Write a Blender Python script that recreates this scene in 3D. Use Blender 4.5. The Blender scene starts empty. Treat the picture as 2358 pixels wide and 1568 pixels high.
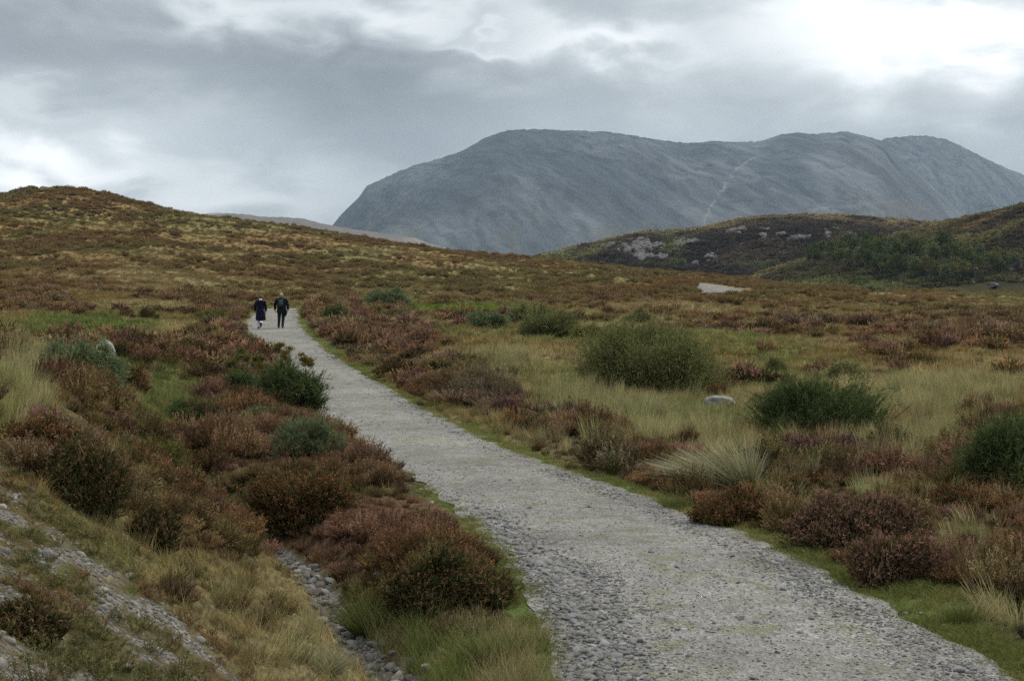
import bpy, math, random
import numpy as np
from mathutils import Vector
R = np.random.RandomState(11)
random.seed(5)
SC = bpy.context.scene
COL = SC.collection
F = 3500.0; CX = 1179.0; HY = 610.0      # lens of the photograph in pixels of a 2358 px wide frame; level horizon row

# ------------------------------------------------------------------ noise
def _hash(ix, iy, seed):
    h = (ix.astype(np.int64) * 374761393 + iy.astype(np.int64) * 668265263 + seed * 1442695041) & 0xFFFFFFFF
    h = ((h ^ (h >> 13)) * 1274126177) & 0xFFFFFFFF
    return ((h ^ (h >> 16)) & 0xFFFF) / 65535.0
def vnoise(x, y, seed=0):
    x = np.asarray(x, float); y = np.asarray(y, float)
    ix = np.floor(x); iy = np.floor(y); fx = x - ix; fy = y - iy
    fx = fx * fx * (3 - 2 * fx); fy = fy * fy * (3 - 2 * fy)
    a = _hash(ix, iy, seed); b = _hash(ix + 1, iy, seed); c = _hash(ix, iy + 1, seed); e = _hash(ix + 1, iy + 1, seed)
    return (a * (1 - fx) + b * fx) * (1 - fy) + (c * (1 - fx) + e * fx) * fy
def fbm(x, y, seed=0, o=4):
    s = 0; a = .5; t = 0
    for i in range(o):
        s = s + a * vnoise(x * 2 ** i + 13.7 * i, y * 2 ** i - 7.1 * i, seed + i); t += a; a *= .5
    return s / t
def sm(a, b, x):
    t = np.clip((x - a) / (b - a), 0, 1); return t * t * (3 - 2 * t)

# ------------------------------------------------------------------ tagging and meshes
def tag(o, label=None, cat=None, group=None, kind=None):
    if label: o['label'] = label
    if cat: o['category'] = cat
    if group: o['group'] = group
    if kind: o['kind'] = kind
    return o
def empty(name, loc, label, cat, group=None, rz=0):
    o = bpy.data.objects.new(name, None); COL.objects.link(o)
    o.location = loc; o.rotation_euler = (0, 0, rz); o.empty_display_size = .2
    return tag(o, label, cat, group)
def npmesh(name, V, Fc, attrs=None, smooth=False, colors=None):
    """V (n,3); Fc = list of (m,k) index arrays"""
    me = bpy.data.meshes.new(name)
    V = np.asarray(V, np.float32)
    me.vertices.add(len(V)); me.vertices.foreach_set('co', V.ravel())
    Fc = [np.asarray(f, np.int32) for f in Fc if len(f)]
    nl = sum(f.size for f in Fc); nf = sum(len(f) for f in Fc)
    me.loops.add(nl); me.polygons.add(nf)
    me.loops.foreach_set('vertex_index', np.concatenate([f.ravel() for f in Fc]))
    st = []; tot = 0
    for f in Fc:
        st.append(tot + np.arange(len(f)) * f.shape[1]); tot += f.size
    me.polygons.foreach_set('loop_start', np.concatenate(st).astype(np.int32))
    if smooth: me.polygons.foreach_set('use_smooth', np.ones(nf, bool))
    for k, v in (attrs or {}).items():
        a = me.attributes.new(k, 'FLOAT', 'POINT'); a.data.foreach_set('value', np.asarray(v, np.float32))
    for k, v in (colors or {}).items():
        a = me.attributes.new(k, 'FLOAT_COLOR', 'POINT')
        c = np.ones((len(V), 4), np.float32); c[:, :3] = v; a.data.foreach_set('color', c.ravel())
    me.update(calc_edges=True); me.validate()
    return me
def add(name, me, mat=None, parent=None, loc=None):
    o = bpy.data.objects.new(name, me); COL.objects.link(o)
    if mat is not None and not me.materials: me.materials.append(mat)
    if parent: o.parent = parent
    if loc is not None: o.location = loc
    return o
def grid_faces(nr, nc):
    i = np.arange(nr - 1)[:, None] * nc + np.arange(nc - 1)[None]
    return np.stack([i, i + 1, i + nc + 1, i + nc], -1).reshape(-1, 4)

# ------------------------------------------------------------------ materials
def mat(name):
    m = bpy.data.materials.new(name); m.use_nodes = True
    nt = m.node_tree; nt.nodes.clear(); return m, nt
def N(nt, t, **kw):
    n = nt.nodes.new(t)
    for k, v in kw.items():
        if k.startswith('i_'):
            k = k[2:]; k = int(k) if k.isdigit() else k.replace('_', ' ')
            n.inputs[k].default_value = v
        else: setattr(n, k, v)
    return n
def math_(nt, op, a, b=None, c=None, clamp=False):
    n = nt.nodes.new('ShaderNodeMath'); n.operation = op; n.use_clamp = clamp
    for i, v in enumerate((a, b, c)):
        if v is None: continue
        if isinstance(v, (int, float)): n.inputs[i].default_value = v
        else: nt.links.new(v, n.inputs[i])
    return n.outputs[0]
def mixc(nt, f, a, b, mode='MIX'):
    n = nt.nodes.new('ShaderNodeMix'); n.data_type = 'RGBA'; n.blend_type = mode
    for i, v in ((0, f), (6, a), (7, b)):
        if isinstance(v, (int, float)): n.inputs[i].default_value = v
        elif isinstance(v, tuple): n.inputs[i].default_value = (*v, 1)
        else: nt.links.new(v, n.inputs[i])
    return n.outputs[2]
def noise(nt, scale, detail=4, rough=.6, vec=None, dist=0.0):
    n = nt.nodes.new('ShaderNodeTexNoise'); n.inputs['Scale'].default_value = scale
    n.inputs['Detail'].default_value = detail; n.inputs['Roughness'].default_value = rough
    n.inputs['Distortion'].default_value = dist
    if vec is not None: nt.links.new(vec, n.inputs['Vector'])
    return n.outputs[0]
def ramp(nt, fac, stops):
    n = nt.nodes.new('ShaderNodeValToRGB'); nt.links.new(fac, n.inputs[0])
    e = n.color_ramp.elements
    while len(e) < len(stops): e.new(.5)
    for q, (p, c) in zip(e, stops): q.position = p; q.color = (*c, 1)
    return n.outputs[0]
def pbsdf(nt, col, rough=.9, spec=.2, normal=None):
    b = nt.nodes.new('ShaderNodeBsdfPrincipled'); b.inputs['Roughness'].default_value = rough
    b.inputs['Specular IOR Level'].default_value = spec
    if isinstance(col, tuple): b.inputs['Base Color'].default_value = (*col, 1)
    else: nt.links.new(col, b.inputs['Base Color'])
    if normal is not None: nt.links.new(normal, b.inputs['Normal'])
    o = nt.nodes.new('ShaderNodeOutputMaterial'); nt.links.new(b.outputs[0], o.inputs[0]); return b
def bump(nt, h, strength=.5, dist=.02, normal=None):
    n = nt.nodes.new('ShaderNodeBump'); n.inputs['Strength'].default_value = strength
    n.inputs['Distance'].default_value = dist; nt.links.new(h, n.inputs['Height'])
    if normal is not None: nt.links.new(normal, n.inputs['Normal'])
    return n.outputs[0]
def simple(name, col, rough=.8, spec=.2, var=.25, sc=8.0):
    m, nt = mat(name)
    tc = N(nt, 'ShaderNodeTexCoord').outputs['Object']
    n = noise(nt, sc, 4, .6, tc)
    c = mixc(nt, n, tuple(k * (1 - var) for k in col), tuple(k * (1 + var) for k in col))
    pbsdf(nt, c, rough, spec); return m

# foliage: two colours per instance (leaf, tip) and per-blade variation stored on the mesh
def foliage_mat(name, inst=True, col=(.1, .1, .05), col2=(.2, .2, .1), transl=.25):
    m, nt = mat(name)
    f = N(nt, 'ShaderNodeAttribute', attribute_name='f').outputs['Fac']
    v = N(nt, 'ShaderNodeAttribute', attribute_name='v').outputs['Fac']
    if inst:
        a = N(nt, 'ShaderNodeAttribute', attribute_name='col', attribute_type='INSTANCER').outputs['Color']
        b = N(nt, 'ShaderNodeAttribute', attribute_name='col2', attribute_type='INSTANCER').outputs['Color']
    else: a, b = col, col2
    c = mixc(nt, f, a, b)
    k = math_(nt, 'MULTIPLY_ADD', v, .9, .55)
    cc = nt.nodes.new('ShaderNodeVectorMath'); cc.operation = 'SCALE'
    nt.links.new(c, cc.inputs[0]); nt.links.new(k, cc.inputs['Scale'])
    d = nt.nodes.new('ShaderNodeBsdfDiffuse'); nt.links.new(cc.outputs[0], d.inputs[0])
    t = nt.nodes.new('ShaderNodeBsdfTranslucent'); nt.links.new(cc.outputs[0], t.inputs[0])
    mx = nt.nodes.new('ShaderNodeMixShader'); mx.inputs[0].default_value = transl
    nt.links.new(d.outputs[0], mx.inputs[1]); nt.links.new(t.outputs[0], mx.inputs[2])
    o = nt.nodes.new('ShaderNodeOutputMaterial'); nt.links.new(mx.outputs[0], o.inputs[0])
    return m
M_FOL = foliage_mat('moor_foliage')

def stone_mat(name, cols, sc=6.0, lichen=None, inst=False):
    m, nt = mat(name)
    tc = N(nt, 'ShaderNodeTexCoord').outputs['Object']
    n = noise(nt, sc, 6, .65, tc); n2 = noise(nt, sc * 6, 4, .7, tc)
    c = ramp(nt, n, [(.3, cols[0]), (.5, cols[1]), (.72, cols[2])])
    if inst:
        a = N(nt, 'ShaderNodeAttribute', attribute_name='col', attribute_type='INSTANCER').outputs['Color']
        c = mixc(nt, .65, c, a)
    c = mixc(nt, math_(nt, 'MULTIPLY', n2, .5), c, (.06, .06, .055))
    if lichen:
        l = ramp(nt, noise(nt, sc * 1.4, 5, .7, tc, .4), [(.52, (0, 0, 0)), (.6, (1, 1, 1))])
        c = mixc(nt, l, c, lichen)
    pbsdf(nt, c, .85, .25, bump(nt, n2, .5, .02)); return m

# ------------------------------------------------------------------ the lie of the land
Dk = np.array([3, 8, 11, 14, 18, 24, 33, 45, 60, 76, 105, 150, 210, 280, 350, 450, 600, 1000, 3000, 8000], float)
Pk = np.array([-700, 0, 150, 300, 450, 600, 900, 1179, 1500, 1900, 2358, 3000], float)
def yh(y, d): return (y - HY) / F * d
T = np.array([   # metres below the lens, one row per column of Pk, up to 76 m
 [1.2, 1.2, 1.1, 1.0, 1.0, 1.0, 1.0, 1.0, .8, .4],
 [1.75, 1.9, 1.72, 1.52, 1.5, 1.72, 2.05, 2.4, 2.5, 2.45],
 [1.9, 2.05, 2.0, 1.85, 1.85, 2.0, 2.3, 2.55, 2.6, 2.5],
 [2.0, 2.25, 2.3, 2.3, 2.35, 2.55, 2.9, 2.85, 2.75, 2.6],
 [2.1, 2.45, 2.55, 2.7, 2.85, 3.15, 3.3, 3.15, 3.0, 2.8],
 [2.4, 2.75, 2.95, 3.1, 3.2, 3.3, 3.45, 3.45, 3.25, 3.0],
 [2.9, 3.0, 3.0, 3.0, 3.1, 3.3, 3.55, 3.6, 3.35, 3.15],
 [3.1, 3.1, 3.05, 3.05, 3.1, 3.3, 3.5, 3.6, 3.4, 3.2],
 [3.1, 3.1, 3.1, 3.08, 3.1, 3.3, 3.55, 3.75, 3.6, 3.4],
 [3.1, 3.1, 3.1, 3.08, 3.1, 3.25, 3.45, 3.6, 3.55, 3.5],
 [3.1, 3.1, 3.1, 3.1, 3.15, 3.25, 3.4, 3.5, 3.6, 3.65],
 [3.1, 3.1, 3.1, 3.1, 3.15, 3.25, 3.4, 3.5, 3.6, 3.7]])
YF = np.array([   # image rows at 105, 150, 210, 280 m
 [640, 580, 500, 440], [690, 630, 562, 497], [688, 634, 572, 500], [688, 640, 585, 522], [698, 655, 602, 540], [706, 672, 622, 560],
 [708, 674, 634, 588], [713, 682, 648, 614], [716, 688, 658, 638], [725, 700, 682, 671], [735, 708, 692, 683], [740, 712, 696, 686]], float)
RX = np.array([-700, -300, -100, 0, 40, 90, 150, 220, 300, 380, 480, 600, 700, 760, 830, 900, 1000, 1090, 1179, 1290, 1330, 1380, 1430, 1500, 1600, 1700, 1800, 1900, 2000, 2150, 2358, 3000], float)
RY = np.array([470, 462, 455, 450, 440, 433, 434, 440, 460, 482, 496, 512, 524, 533, 546, 556, 572, 582, 589, 596, 604, 610, 615, 622, 632, 642, 655, 665, 673, 678, 680, 683], float)
FINE = np.arange(-700, 3001, 20.0)
def build_table():
    tab = np.zeros((len(FINE), len(Dk)))
    for j in range(10): tab[:, j] = np.interp(FINE, Pk, T[:, j])
    for j in range(4): tab[:, 10 + j] = yh(np.interp(FINE, Pk, YF[:, j]), Dk[10 + j])
    k = np.exp(-np.linspace(-2, 2, 13) ** 2); k /= k.sum()
    for j in range(14):
        tab[:, j] = np.convolve(np.pad(tab[:, j], 6, 'edge'), k, 'valid')
    ry = np.interp(FINE, RX, RY)
    ry = np.convolve(np.pad(ry, 1, 'edge'), [.25, .5, .25], 'valid')
    tab[:, 14] = yh(ry, 350)
    tab[:, 15] = tab[:, 14] + 6; tab[:, 16] = tab[:, 14] * .3 + 18; tab[:, 17] = 30; tab[:, 18] = 60; tab[:, 19] = 120
    return tab
TAB = build_table(); LD = np.log(Dk)
def h_base(px, d):
    px = np.clip(np.asarray(px, float), FINE[0], FINE[-1] - 1e-3); d = np.clip(np.asarray(d, float), 3.001, 7999)
    u = (px - FINE[0]) / 20.0; i = u.astype(int); fu = u - i
    ld = np.log(d); j = np.clip(np.searchsorted(LD, ld) - 1, 0, len(LD) - 2)
    def col(ii):
        p1 = TAB[ii, j]; p2 = TAB[ii, j + 1]; p0 = TAB[ii, np.maximum(j - 1, 0)]; p3 = TAB[ii, np.minimum(j + 2, len(LD) - 1)]
        w = LD[j + 1] - LD[j]
        m1 = (p2 - p0) / (LD[j + 1] - LD[np.maximum(j - 1, 0)]) * w
        m2 = (p3 - p1) / (LD[np.minimum(j + 2, len(LD) - 1)] - LD[j]) * w
        # past the skyline ridge the slope breaks
        m1 = np.where(j >= 14, (p2 - p1), m1); m2 = np.where(j >= 13, (p2 - p1), m2)
        t = (ld - LD[j]) / w
        return (2 * t ** 3 - 3 * t ** 2 + 1) * p1 + (t ** 3 - 2 * t ** 2 + t) * m1 + (-2 * t ** 3 + 3 * t ** 2) * p2 + (t ** 3 - t ** 2) * m2
    return col(i) * (1 - fu) + col(i + 1) * fu
HPd = np.array([3, 8, 14, 18, 24, 33, 45, 60, 76, 95, 105, 112, 125.]); HPh = np.array([3.1, 3.1, 3.1, 3.15, 3.33, 3.58, 3.66, 3.42, 3.2, 3.06, 3.03, 3.2, 3.6])
def h_path(d):
    d = np.asarray(d, float)
    return (np.interp(d * .96, HPd, HPh) + np.interp(d, HPd, HPh) + np.interp(d * 1.04, HPd, HPh)) / 3
dd_ = np.exp(np.linspace(math.log(6), math.log(106), 900)); yy_ = HY + F * h_path(dd_) / dd_
def d_of_y(y): return np.interp(-np.asarray(y, float), -yy_, dd_)
EL = np.array([[1300, 1568], [1285, 1490], [1250, 1400], [1195, 1300], [1135, 1240], [1100, 1200], [1020, 1150], [960, 1100], [895, 1060], [825, 1010], [748, 965], [712, 920], [675, 870], [628, 820], [588, 785], [574, 757], [574, 740], [588, 722], [612, 712]], float)
ER = np.array([[2330, 1568], [2230, 1500], [2100, 1440], [1990, 1372], [1900, 1325], [1790, 1270], [1740, 1250], [1600, 1192], [1440, 1130], [1300, 1085], [1150, 1030], [1060, 985], [970, 945], [900, 900], [830, 860], [752, 810], [706, 770], [686, 745], [682, 725], [684, 712]], float)
def edge_tab(E):
    d = d_of_y(E[:, 1]); x = (E[:, 0] - CX) / F * d
    s = (x[1] - x[0]) / (d[1] - d[0])
    d = np.concatenate([[3.0], d, [125.]]); x = np.concatenate([[x[0] + s * .5 * (3 - d[1])], x, [x[-1] + 11]])
    return d, x
ELt = edge_tab(EL); ERt = edge_tab(ER)
def xl(d): return np.interp(d, *ELt)
def xr(d): return np.interp(d, *ERt)
def pdist(x, d):
    """signed distance outside the path (negative inside); also the side"""
    a = xl(d) - x; b = x - xr(d)
    c = np.where(d < 60, .93, .95)
    s = np.maximum(a, b) * c
    s = np.where(d > 113, np.maximum(s, (d - 113)), s)
    return s, b > a
DT = np.array([(330, 1040), (430, 1090), (480, 1150), (575, 1230), (690, 1300), (745, 1380), (785, 1450), (840, 1520), (900, 1580), (960, 1650)], float)
dt_d = 3.55 * F / (DT[:, 1] - HY); dt_x = (DT[:, 0] - CX) / F * dt_d
def x_ditch(d): return np.interp(d, dt_d[::-1], dt_x[::-1])
def h_smooth(x, d):
    px = CX + F * x / d
    h = h_base(px, d)
    s, right = pdist(x, d)
    # ditch with its stony bed
    g = np.exp(-((x - x_ditch(d)) / .55) ** 2) * sm(8, 11, d) * (1 - sm(26, 31, d))
    h = h * (1 - g) + np.maximum(h, 3.58) * g
    # the hollow on the left
    g2 = np.exp(-(((px - 420) / 130) ** 2 + ((d - 33) / 9) ** 2)); h = h + .35 * g2
    w = 1 - sm(0.0, 1.6 + d * .01, s)
    return h * (1 - w) + h_path(d) * w, s
def height(x, d):
    """metres below the lens of the finished ground"""
    x = np.asarray(x, float); d = np.asarray(d, float)
    h, s = h_smooth(x, d)
    w = sm(.15, 1.2, s)
    farpatch = np.exp(-(((CX + F * x / d - 1660) / 110) ** 2 + ((d - 240) / 35) ** 2))
    b = .10 * (fbm(x / 1.1, d / 1.1, 3) - .5) * 2 + .22 * (fbm(x / 4.5, d / 4.5, 9, 3) - .5) * 2
    b = b + sm(60, 200, d) * (1 - farpatch) * (1.0 * (fbm(x / 13, d / 13, 21, 3) - .5) * 2 + .45 * (fbm(x / 4., d / 4., 31, 3) - .5) * 2)
    b = b * (1 - .75 * np.exp(-((d - 350) / 18) ** 2))
    return h - b * w + .05 * (1 - sm(-.12, .02, s)), s
def gz(x, d):
    h, s = height(np.array([x]), np.array([d])); return -float(h[0])
def at(px, py, lo=6., hi=345.):
    """first point of the ground along the line of sight of a pixel"""
    d = np.exp(np.linspace(math.log(lo), math.log(hi), 4000)); x = (px - CX) / F * d
    h, _ = height(x, d); y = HY + F * h / d
    k = np.argmax(y <= py) if (y <= py).any() else len(d) - 1
    return float(x[k]), float(d[k]), -float(h[k])
# ------------------------------------------------------------------ what grows where
# patches: centre column, row, half-width, half-height, heather, green, bare, straw
PATCH = [
 (400, 925, 130, 70, -.9, .6, .25, 0), (440, 905, 60, 28, 0, 0, .45, 0), (330, 1000, 60, 60, -.5, .7, .1, 0),
 (1060, 716, 120, 10, -2, 3, -1, -1), (1350, 960, 230, 70, -.9, 0, -1, .5), (1560, 950, 170, 60, -.9, .1, -1, .45),
 (1620, 1050, 130, 60, -.8, .2, -1, .3), (2150, 930, 250, 60, -.5, -.2, -1, .4), (1480, 1080, 90, 60, -.2, .6, -1, 0),
 (250, 585, 260, 20, -.8, .15, -1, .5), (560, 590, 120, 20, -.3, .3, -1, .2), (350, 640, 280, 30, -.5, 0, -1, .5), (950, 690, 120, 18, -.5, .3, -1, .3),
 (90, 600, 160, 26, .6, -.4, -1, -.4), (170, 560, 210, 14, .5, -.3, -1, 0), (300, 545, 90, 12, .7, -.5, -1, -.5), (60, 690, 160, 34, .7, -.2, -1, -.3), (480, 610, 110, 12, .5, -.3, -1, 0),
 (480, 800, 110, 60, .8, -.6, -1, -.4), (850, 800, 130, 55, .8, -.5, -1, -.4), (960, 880, 100, 35, .6, -.4, -1, -.3),
 (180, 800, 200, 70, -.35, .35, -1, .2), (200, 750, 200, 30, -.1, .4, -1, .1), (60, 900, 80, 90, -.5, .1, -.4, .5),
 (130, 1080, 110, 60, .7, -.4, -1, -.6), (600, 1130, 200, 120, .8, -.4, -1, -.4), (850, 1200, 150, 130, .9, -.5, -1, -.4), (1010, 1360, 120, 90, .7, -.3, -1, -.3),
 (330, 1120, 110, 70, .25, .1, -1, .1), (520, 1240, 100, 60, .15, .1, -1, .2), (560, 1380, 120, 100, -.2, .1, -.2, .2), (1700, 1115, 110, 50, -1.5, .3, -1, .3), (240, 855, 60, 25, -1, .3, -1, 0), (1655, 950, 70, 22, -1.5, .2, -1, .2), (850, 1470, 90, 50, -1, .4, -1, 0), (700, 1520, 90, 60, -.6, .2, 0, .3), (1500, 925, 160, 25, -1, .1, -1, .3),
 (1120, 1520, 160, 60, -.9, .4, -.6, .5), (1000, 1560, 180, 60, -.8, .4, -.3, .4), (700, 1500, 70, 60, -.5, .2, 0, .4), (720, 1230, 60, 40, -.4, .3, -1, .1),
 (1300, 800, 160, 40, -.5, .3, -1, .3), (1700, 800, 200, 40, -.3, .25, -1, 0), (1800, 820, 120, 40, -.4, .3, -1, 0), (2150, 800, 240, 50, -.05, -.25, -1, -.1),
 (1850, 1080, 200, 40, .8, -.5, -1, -.5), (1700, 1180, 90, 30, .8, -.4, -1, -.3), (1950, 1210, 150, 50, .9, -.4, -1, -.4), (2200, 1170, 160, 40, .3, -.1, -1, 0), (2100, 1300, 170, 60, .5, -.1, -1, -.1),
 (2280, 1330, 120, 90, -.2, .2, -1, .4), (2330, 1450, 90, 60, -.6, .5, -1, .3), (2030, 1110, 110, 30, -.4, .1, -1, .4), (2290, 950, 110, 25, .8, -.5, -1, -.5),
 (2150, 690, 260, 9, -.9, -.1, -1, .9), (1500, 650, 130, 14, .5, -.4, -1, -.4), (1760, 660, 60, 12, .3, .3, -1, -.3), (1900, 740, 300, 25, -.2, -.15, -1, -.1),
 (1850, 700, 200, 14, .2, -.2, -1, -.2), (2080, 830, 90, 16, .8, -.5, -1, -.5), (1450, 700, 200, 16, .2, .1, -1, .1), (1720, 700, 100, 10, -.4, .7, -1, 0),
]
def field(x, d):
    h, s = h_smooth(x, d)
    px = CX + F * x / d; py = HY + F * h / d
    right = (x - xr(d)) > (xl(d) - x)
    nA = fbm(x / 22, d / 22, 41, 3); nB = fbm(x / 5, d / 5, 47, 3); nC = fbm(x / 1.3, d / 1.3, 53, 3); nD = fbm(x / 9, d / 12, 59, 3)
    H = .28 + 1.7 * (nA - .5) + 2.2 * (nB - .5) + 1.5 * (nC - .5) - .08 * sm(60, 200, d)
    G = .24 + 1.6 * (nD - .5) + 1.0 * (nC - .5) * .8
    S = .5 + 1.5 * (fbm(x / 7, d / 7, 67, 3) - .5)
    B = np.full_like(H, -.6) + 1.2 * (nC - .5)
    # gravel bank bottom left, its stones lying in streaks down the slope
    line = 1035 + .86 * px
    sc = sm(-10, 70, py - line) * sm(760, 640, px) * (d < 20)
    G = G * (1 - .4 * sm(50, 80, d))
    ca, sa = math.cos(.9), math.sin(.9)
    u = x * ca + d * sa; v = -x * sa + d * ca
    streak = .34 * fbm(u / .5, v / 1.8, 71, 4) + .66 * fbm(x / .24, d / .24, 73, 4)
    B = np.where(sc > .05, B * (1 - sc) + sc * (-.02 + 4.6 * (streak - .48)), B)
    H = H - sc * .38; G = G + sc * .12
    H = H - .14 * (~right) * sm(28, 22, d)
    # strips beside the path
    hs = np.exp(-((s - np.where(right, 1.9, 1.5)) / np.where(right, 1.3, 1.2)) ** 2) * (d < 100)
    H = H + np.where(right, 1.15, .75) * hs; G = G - .4 * hs
    for cx, cy, rx, ry, a, b, c, e in PATCH:
        w = np.exp(-(((px - cx) / rx) ** 2 + ((py - cy) / ry) ** 2) ** 1.3)
        H = H + a * w; G = G + b * (w * (.65 if b > 0 and b < 2 else 1)); B = B + (c * w if c > 0 else c * w * .5 * (B > -.3)); S = S + e * w
    nd = np.exp(-((x - x_ditch(d) + .12) / .55) ** 2) * sm(10, 11.5, d) * (1 - sm(18.5, 20, d)); H = H - 1.3 * nd
    # ditch bed
    dd = np.abs(x - x_ditch(d)); g = np.exp(-(dd / .16) ** 2) * sm(9, 10.5, d) * (1 - sm(18.8, 20, d))
    B = B + 1.8 * g; H = H - 1.0 * g
    vw = np.where(right, .34 + .9 * (nB - .45) + .9 * (nC - .5), .14 + .7 * (nB - .45) + .6 * (nC - .5)) * np.where(d < 40, 1, 1.3)
    vw = np.maximum(vw, .05)
    verge = 1 - sm(vw * .8, vw * 1.25, s)
    return dict(H=np.clip(H, 0, 1), G=np.clip(G, 0, 1.3), B=B, S=np.clip(S, 0, 1), V=verge, s=s, hs=hs, px=px, py=py, right=right, sc=sc, ditch=g)
C = lambda *a: np.array(a, float)
RUST = C(.212, .112, .058); PINK = C(.280, .155, .120); GREYB = C(.215, .190, .140); DKG = C(.075, .090, .030); PURP = C(.300, .140, .150); BROWN = C(.105, .078, .034)
STRAW = C(.430, .345, .180); PALEG = C(.260, .260, .095); GREEN = C(.130, .175, .045); BRIGHT = C(.200, .290, .040); ORNG = C(.265, .180, .066); OLIVE = C(.185, .160, .062)
def mix(a, b, t): t = np.asarray(t)[..., None]; return a * (1 - t) + b * t
def cols(fd, x, d, kind):
    n = len(x); r = R.rand(n); r2 = R.rand(n)
    k1 = fbm(x / 2.2, d / 2.2, 81, 3); k2 = fbm(x / 6, d / 6, 87, 3); k3 = fbm(x / .9, d / .9, 93, 2)
    if kind == 'rush':
        c = mix(C(.16, .17, .07), C(.30, .26, .14), r); tip = mix(C(.48, .40, .21), C(.30, .32, .13), r2)
    elif kind == 'heather':
        c = mix(BROWN, DKG, sm(.3, .65, k3) * .9)
        c = mix(c, RUST, sm(.4, .6, k1) * .6)
        tip = mix(RUST * 1.15, PINK, sm(.38, .62, k1 + (r - .5) * .35))
        tip = mix(tip, GREYB, sm(.56, .7, k2 + (r2 - .5) * .15) * .7)
        tip = mix(tip, PURP, (sm(.70, .80, k3 + (r - .5) * .1)) * .7)
        tip = mix(tip, OLIVE, .65 * sm(.46, .62, fbm(x / 1.8 + 9, d / 1.8, 95, 3) + (r2 - .5) * .2))
        far = sm(60, 200, d); 
        tip = mix(tip, mix(C(.215, .130, .072), C(.270, .170, .072), sm(.4, .6, k2)), far * .85); c = mix(c, C(.19, .145, .062), far * .8)
    else:
        g = np.clip(fd['G'] + (r - .5) * .5, 0, 1)
        base = mix(mix(ORNG, STRAW, np.clip(fd['S'] + (r2 - .5) * .6, 0, 1)), mix(PALEG, GREEN, sm(.45, .95, g)), sm(.2, .6, g))
        c = mix(base * .8, GREEN, .25)
        tip = base * 1.05
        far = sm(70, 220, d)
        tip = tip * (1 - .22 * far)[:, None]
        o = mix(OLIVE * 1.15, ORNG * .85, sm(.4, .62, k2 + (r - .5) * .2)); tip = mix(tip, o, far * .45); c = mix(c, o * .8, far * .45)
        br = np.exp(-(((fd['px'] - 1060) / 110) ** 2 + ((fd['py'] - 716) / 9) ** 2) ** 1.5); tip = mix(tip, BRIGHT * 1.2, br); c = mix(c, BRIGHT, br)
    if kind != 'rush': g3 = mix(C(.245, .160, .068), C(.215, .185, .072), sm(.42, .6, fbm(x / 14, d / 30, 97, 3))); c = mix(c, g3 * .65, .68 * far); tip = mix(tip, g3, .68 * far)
    w_ = .8 if kind == 'rush' else 1.15 - .75 * far
    vv = (1 + w_ * (R.rand(n) - .5))[:, None]
    return c * vv, tip * vv

# ------------------------------------------------------------------ blade-like meshes
def blades(base, dirv, L, W, seg=2, bend=None, f0=0., f1=0., v=None, tip=.15):
    """tapering ribbons; returns V, faces, f, v"""
    n = len(base); dirv = dirv / np.linalg.norm(dirv, axis=1, keepdims=True)
    rv = R.normal(size=(n, 3)); side = np.cross(dirv, rv); side /= np.linalg.norm(side, axis=1, keepdims=True) + 1e-9
    if bend is None: bend = np.zeros((n, 3))
    if v is None: v = R.rand(n)
    L = np.broadcast_to(L, (n,)); W = np.broadcast_to(W, (n,)); f0 = np.broadcast_to(f0, (n,)); f1 = np.broadcast_to(f1, (n,))
    V = []; fa = []; va = []
    for i in range(seg + 1):
        t = i / seg
        p = base + dirv * (L * t)[:, None] + bend * (L * t * t)[:, None]
        w = W * .5 * (1 - t * (1 - tip))
        V += [p - side * w[:, None], p + side * w[:, None]]
        fa += [f0 + (f1 - f0) * t] * 2; va += [v] * 2
    k = 2 * (seg + 1)
    V = np.stack(V, 1).reshape(-1, 3); fa = np.stack(fa, 1).ravel(); va = np.stack(va, 1).ravel()
    b = (np.arange(n) * k)[:, None]; Fc = []
    for i in range(seg): Fc.append(b + np.array([2 * i, 2 * i + 1, 2 * i + 3, 2 * i + 2]))
    return V, np.concatenate(Fc), fa, va
def join(parts):
    V = []; Fc = []; f = []; v = []; o = 0
    for p in parts:
        V.append(p[0]); Fc.append(p[1] + o); f.append(p[2]); v.append(p[3]); o += len(p[0])
    return np.concatenate(V), np.concatenate(Fc), np.concatenate(f), np.concatenate(v)
def fmesh(name, parts):
    V, Fc, f, v = join(parts) if isinstance(parts, list) else parts
    return npmesh(name, V, [Fc], dict(f=f, v=v))
def rdir(n, up=.4, spread=1.):
    a = R.rand(n) * 2 * math.pi; r = np.sqrt(R.rand(n)) * spread
    return np.stack([np.cos(a) * r, np.sin(a) * r, np.full(n, up)], 1)
def heather_geo(n=150, rad=.26, hgt=.30, leaf=5, lw=.011, flower=.6):
    d = rdir(n, .55, .95); d /= np.linalg.norm(d, axis=1, keepdims=True)
    k = .75 + .35 * R.rand(n)
    tipp = d * np.stack([rad * k, rad * k, hgt * k * 1.15], 1); base = tipp * .25 + R.normal(size=(n, 3)) * .01; base[:, 2] = np.abs(base[:, 2]) * .5
    fl = (R.rand(n) < flower).astype(float); v = R.rand(n)
    dv = tipp - base; L = np.linalg.norm(dv, axis=1)
    parts = [blades(base, dv, L, lw * .5, 2, None, 0., fl * .3, v * .3)]
    for i in range(leaf):
        t = .5 + .55 * (i + R.rand(n)) / leaf
        p = base + dv * t[:, None]
        dd = dv / L[:, None] + R.normal(size=(n, 3)) * .7
        parts.append(blades(p, dd, (.018 + .026 * R.rand(n)) * lw / .011, lw, 1, None, fl * sm(.55, .85, t), fl * sm(.45, .8, t), np.clip(v + R.normal(size=n) * .3, 0, 1), .3))
    return join(parts)
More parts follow.
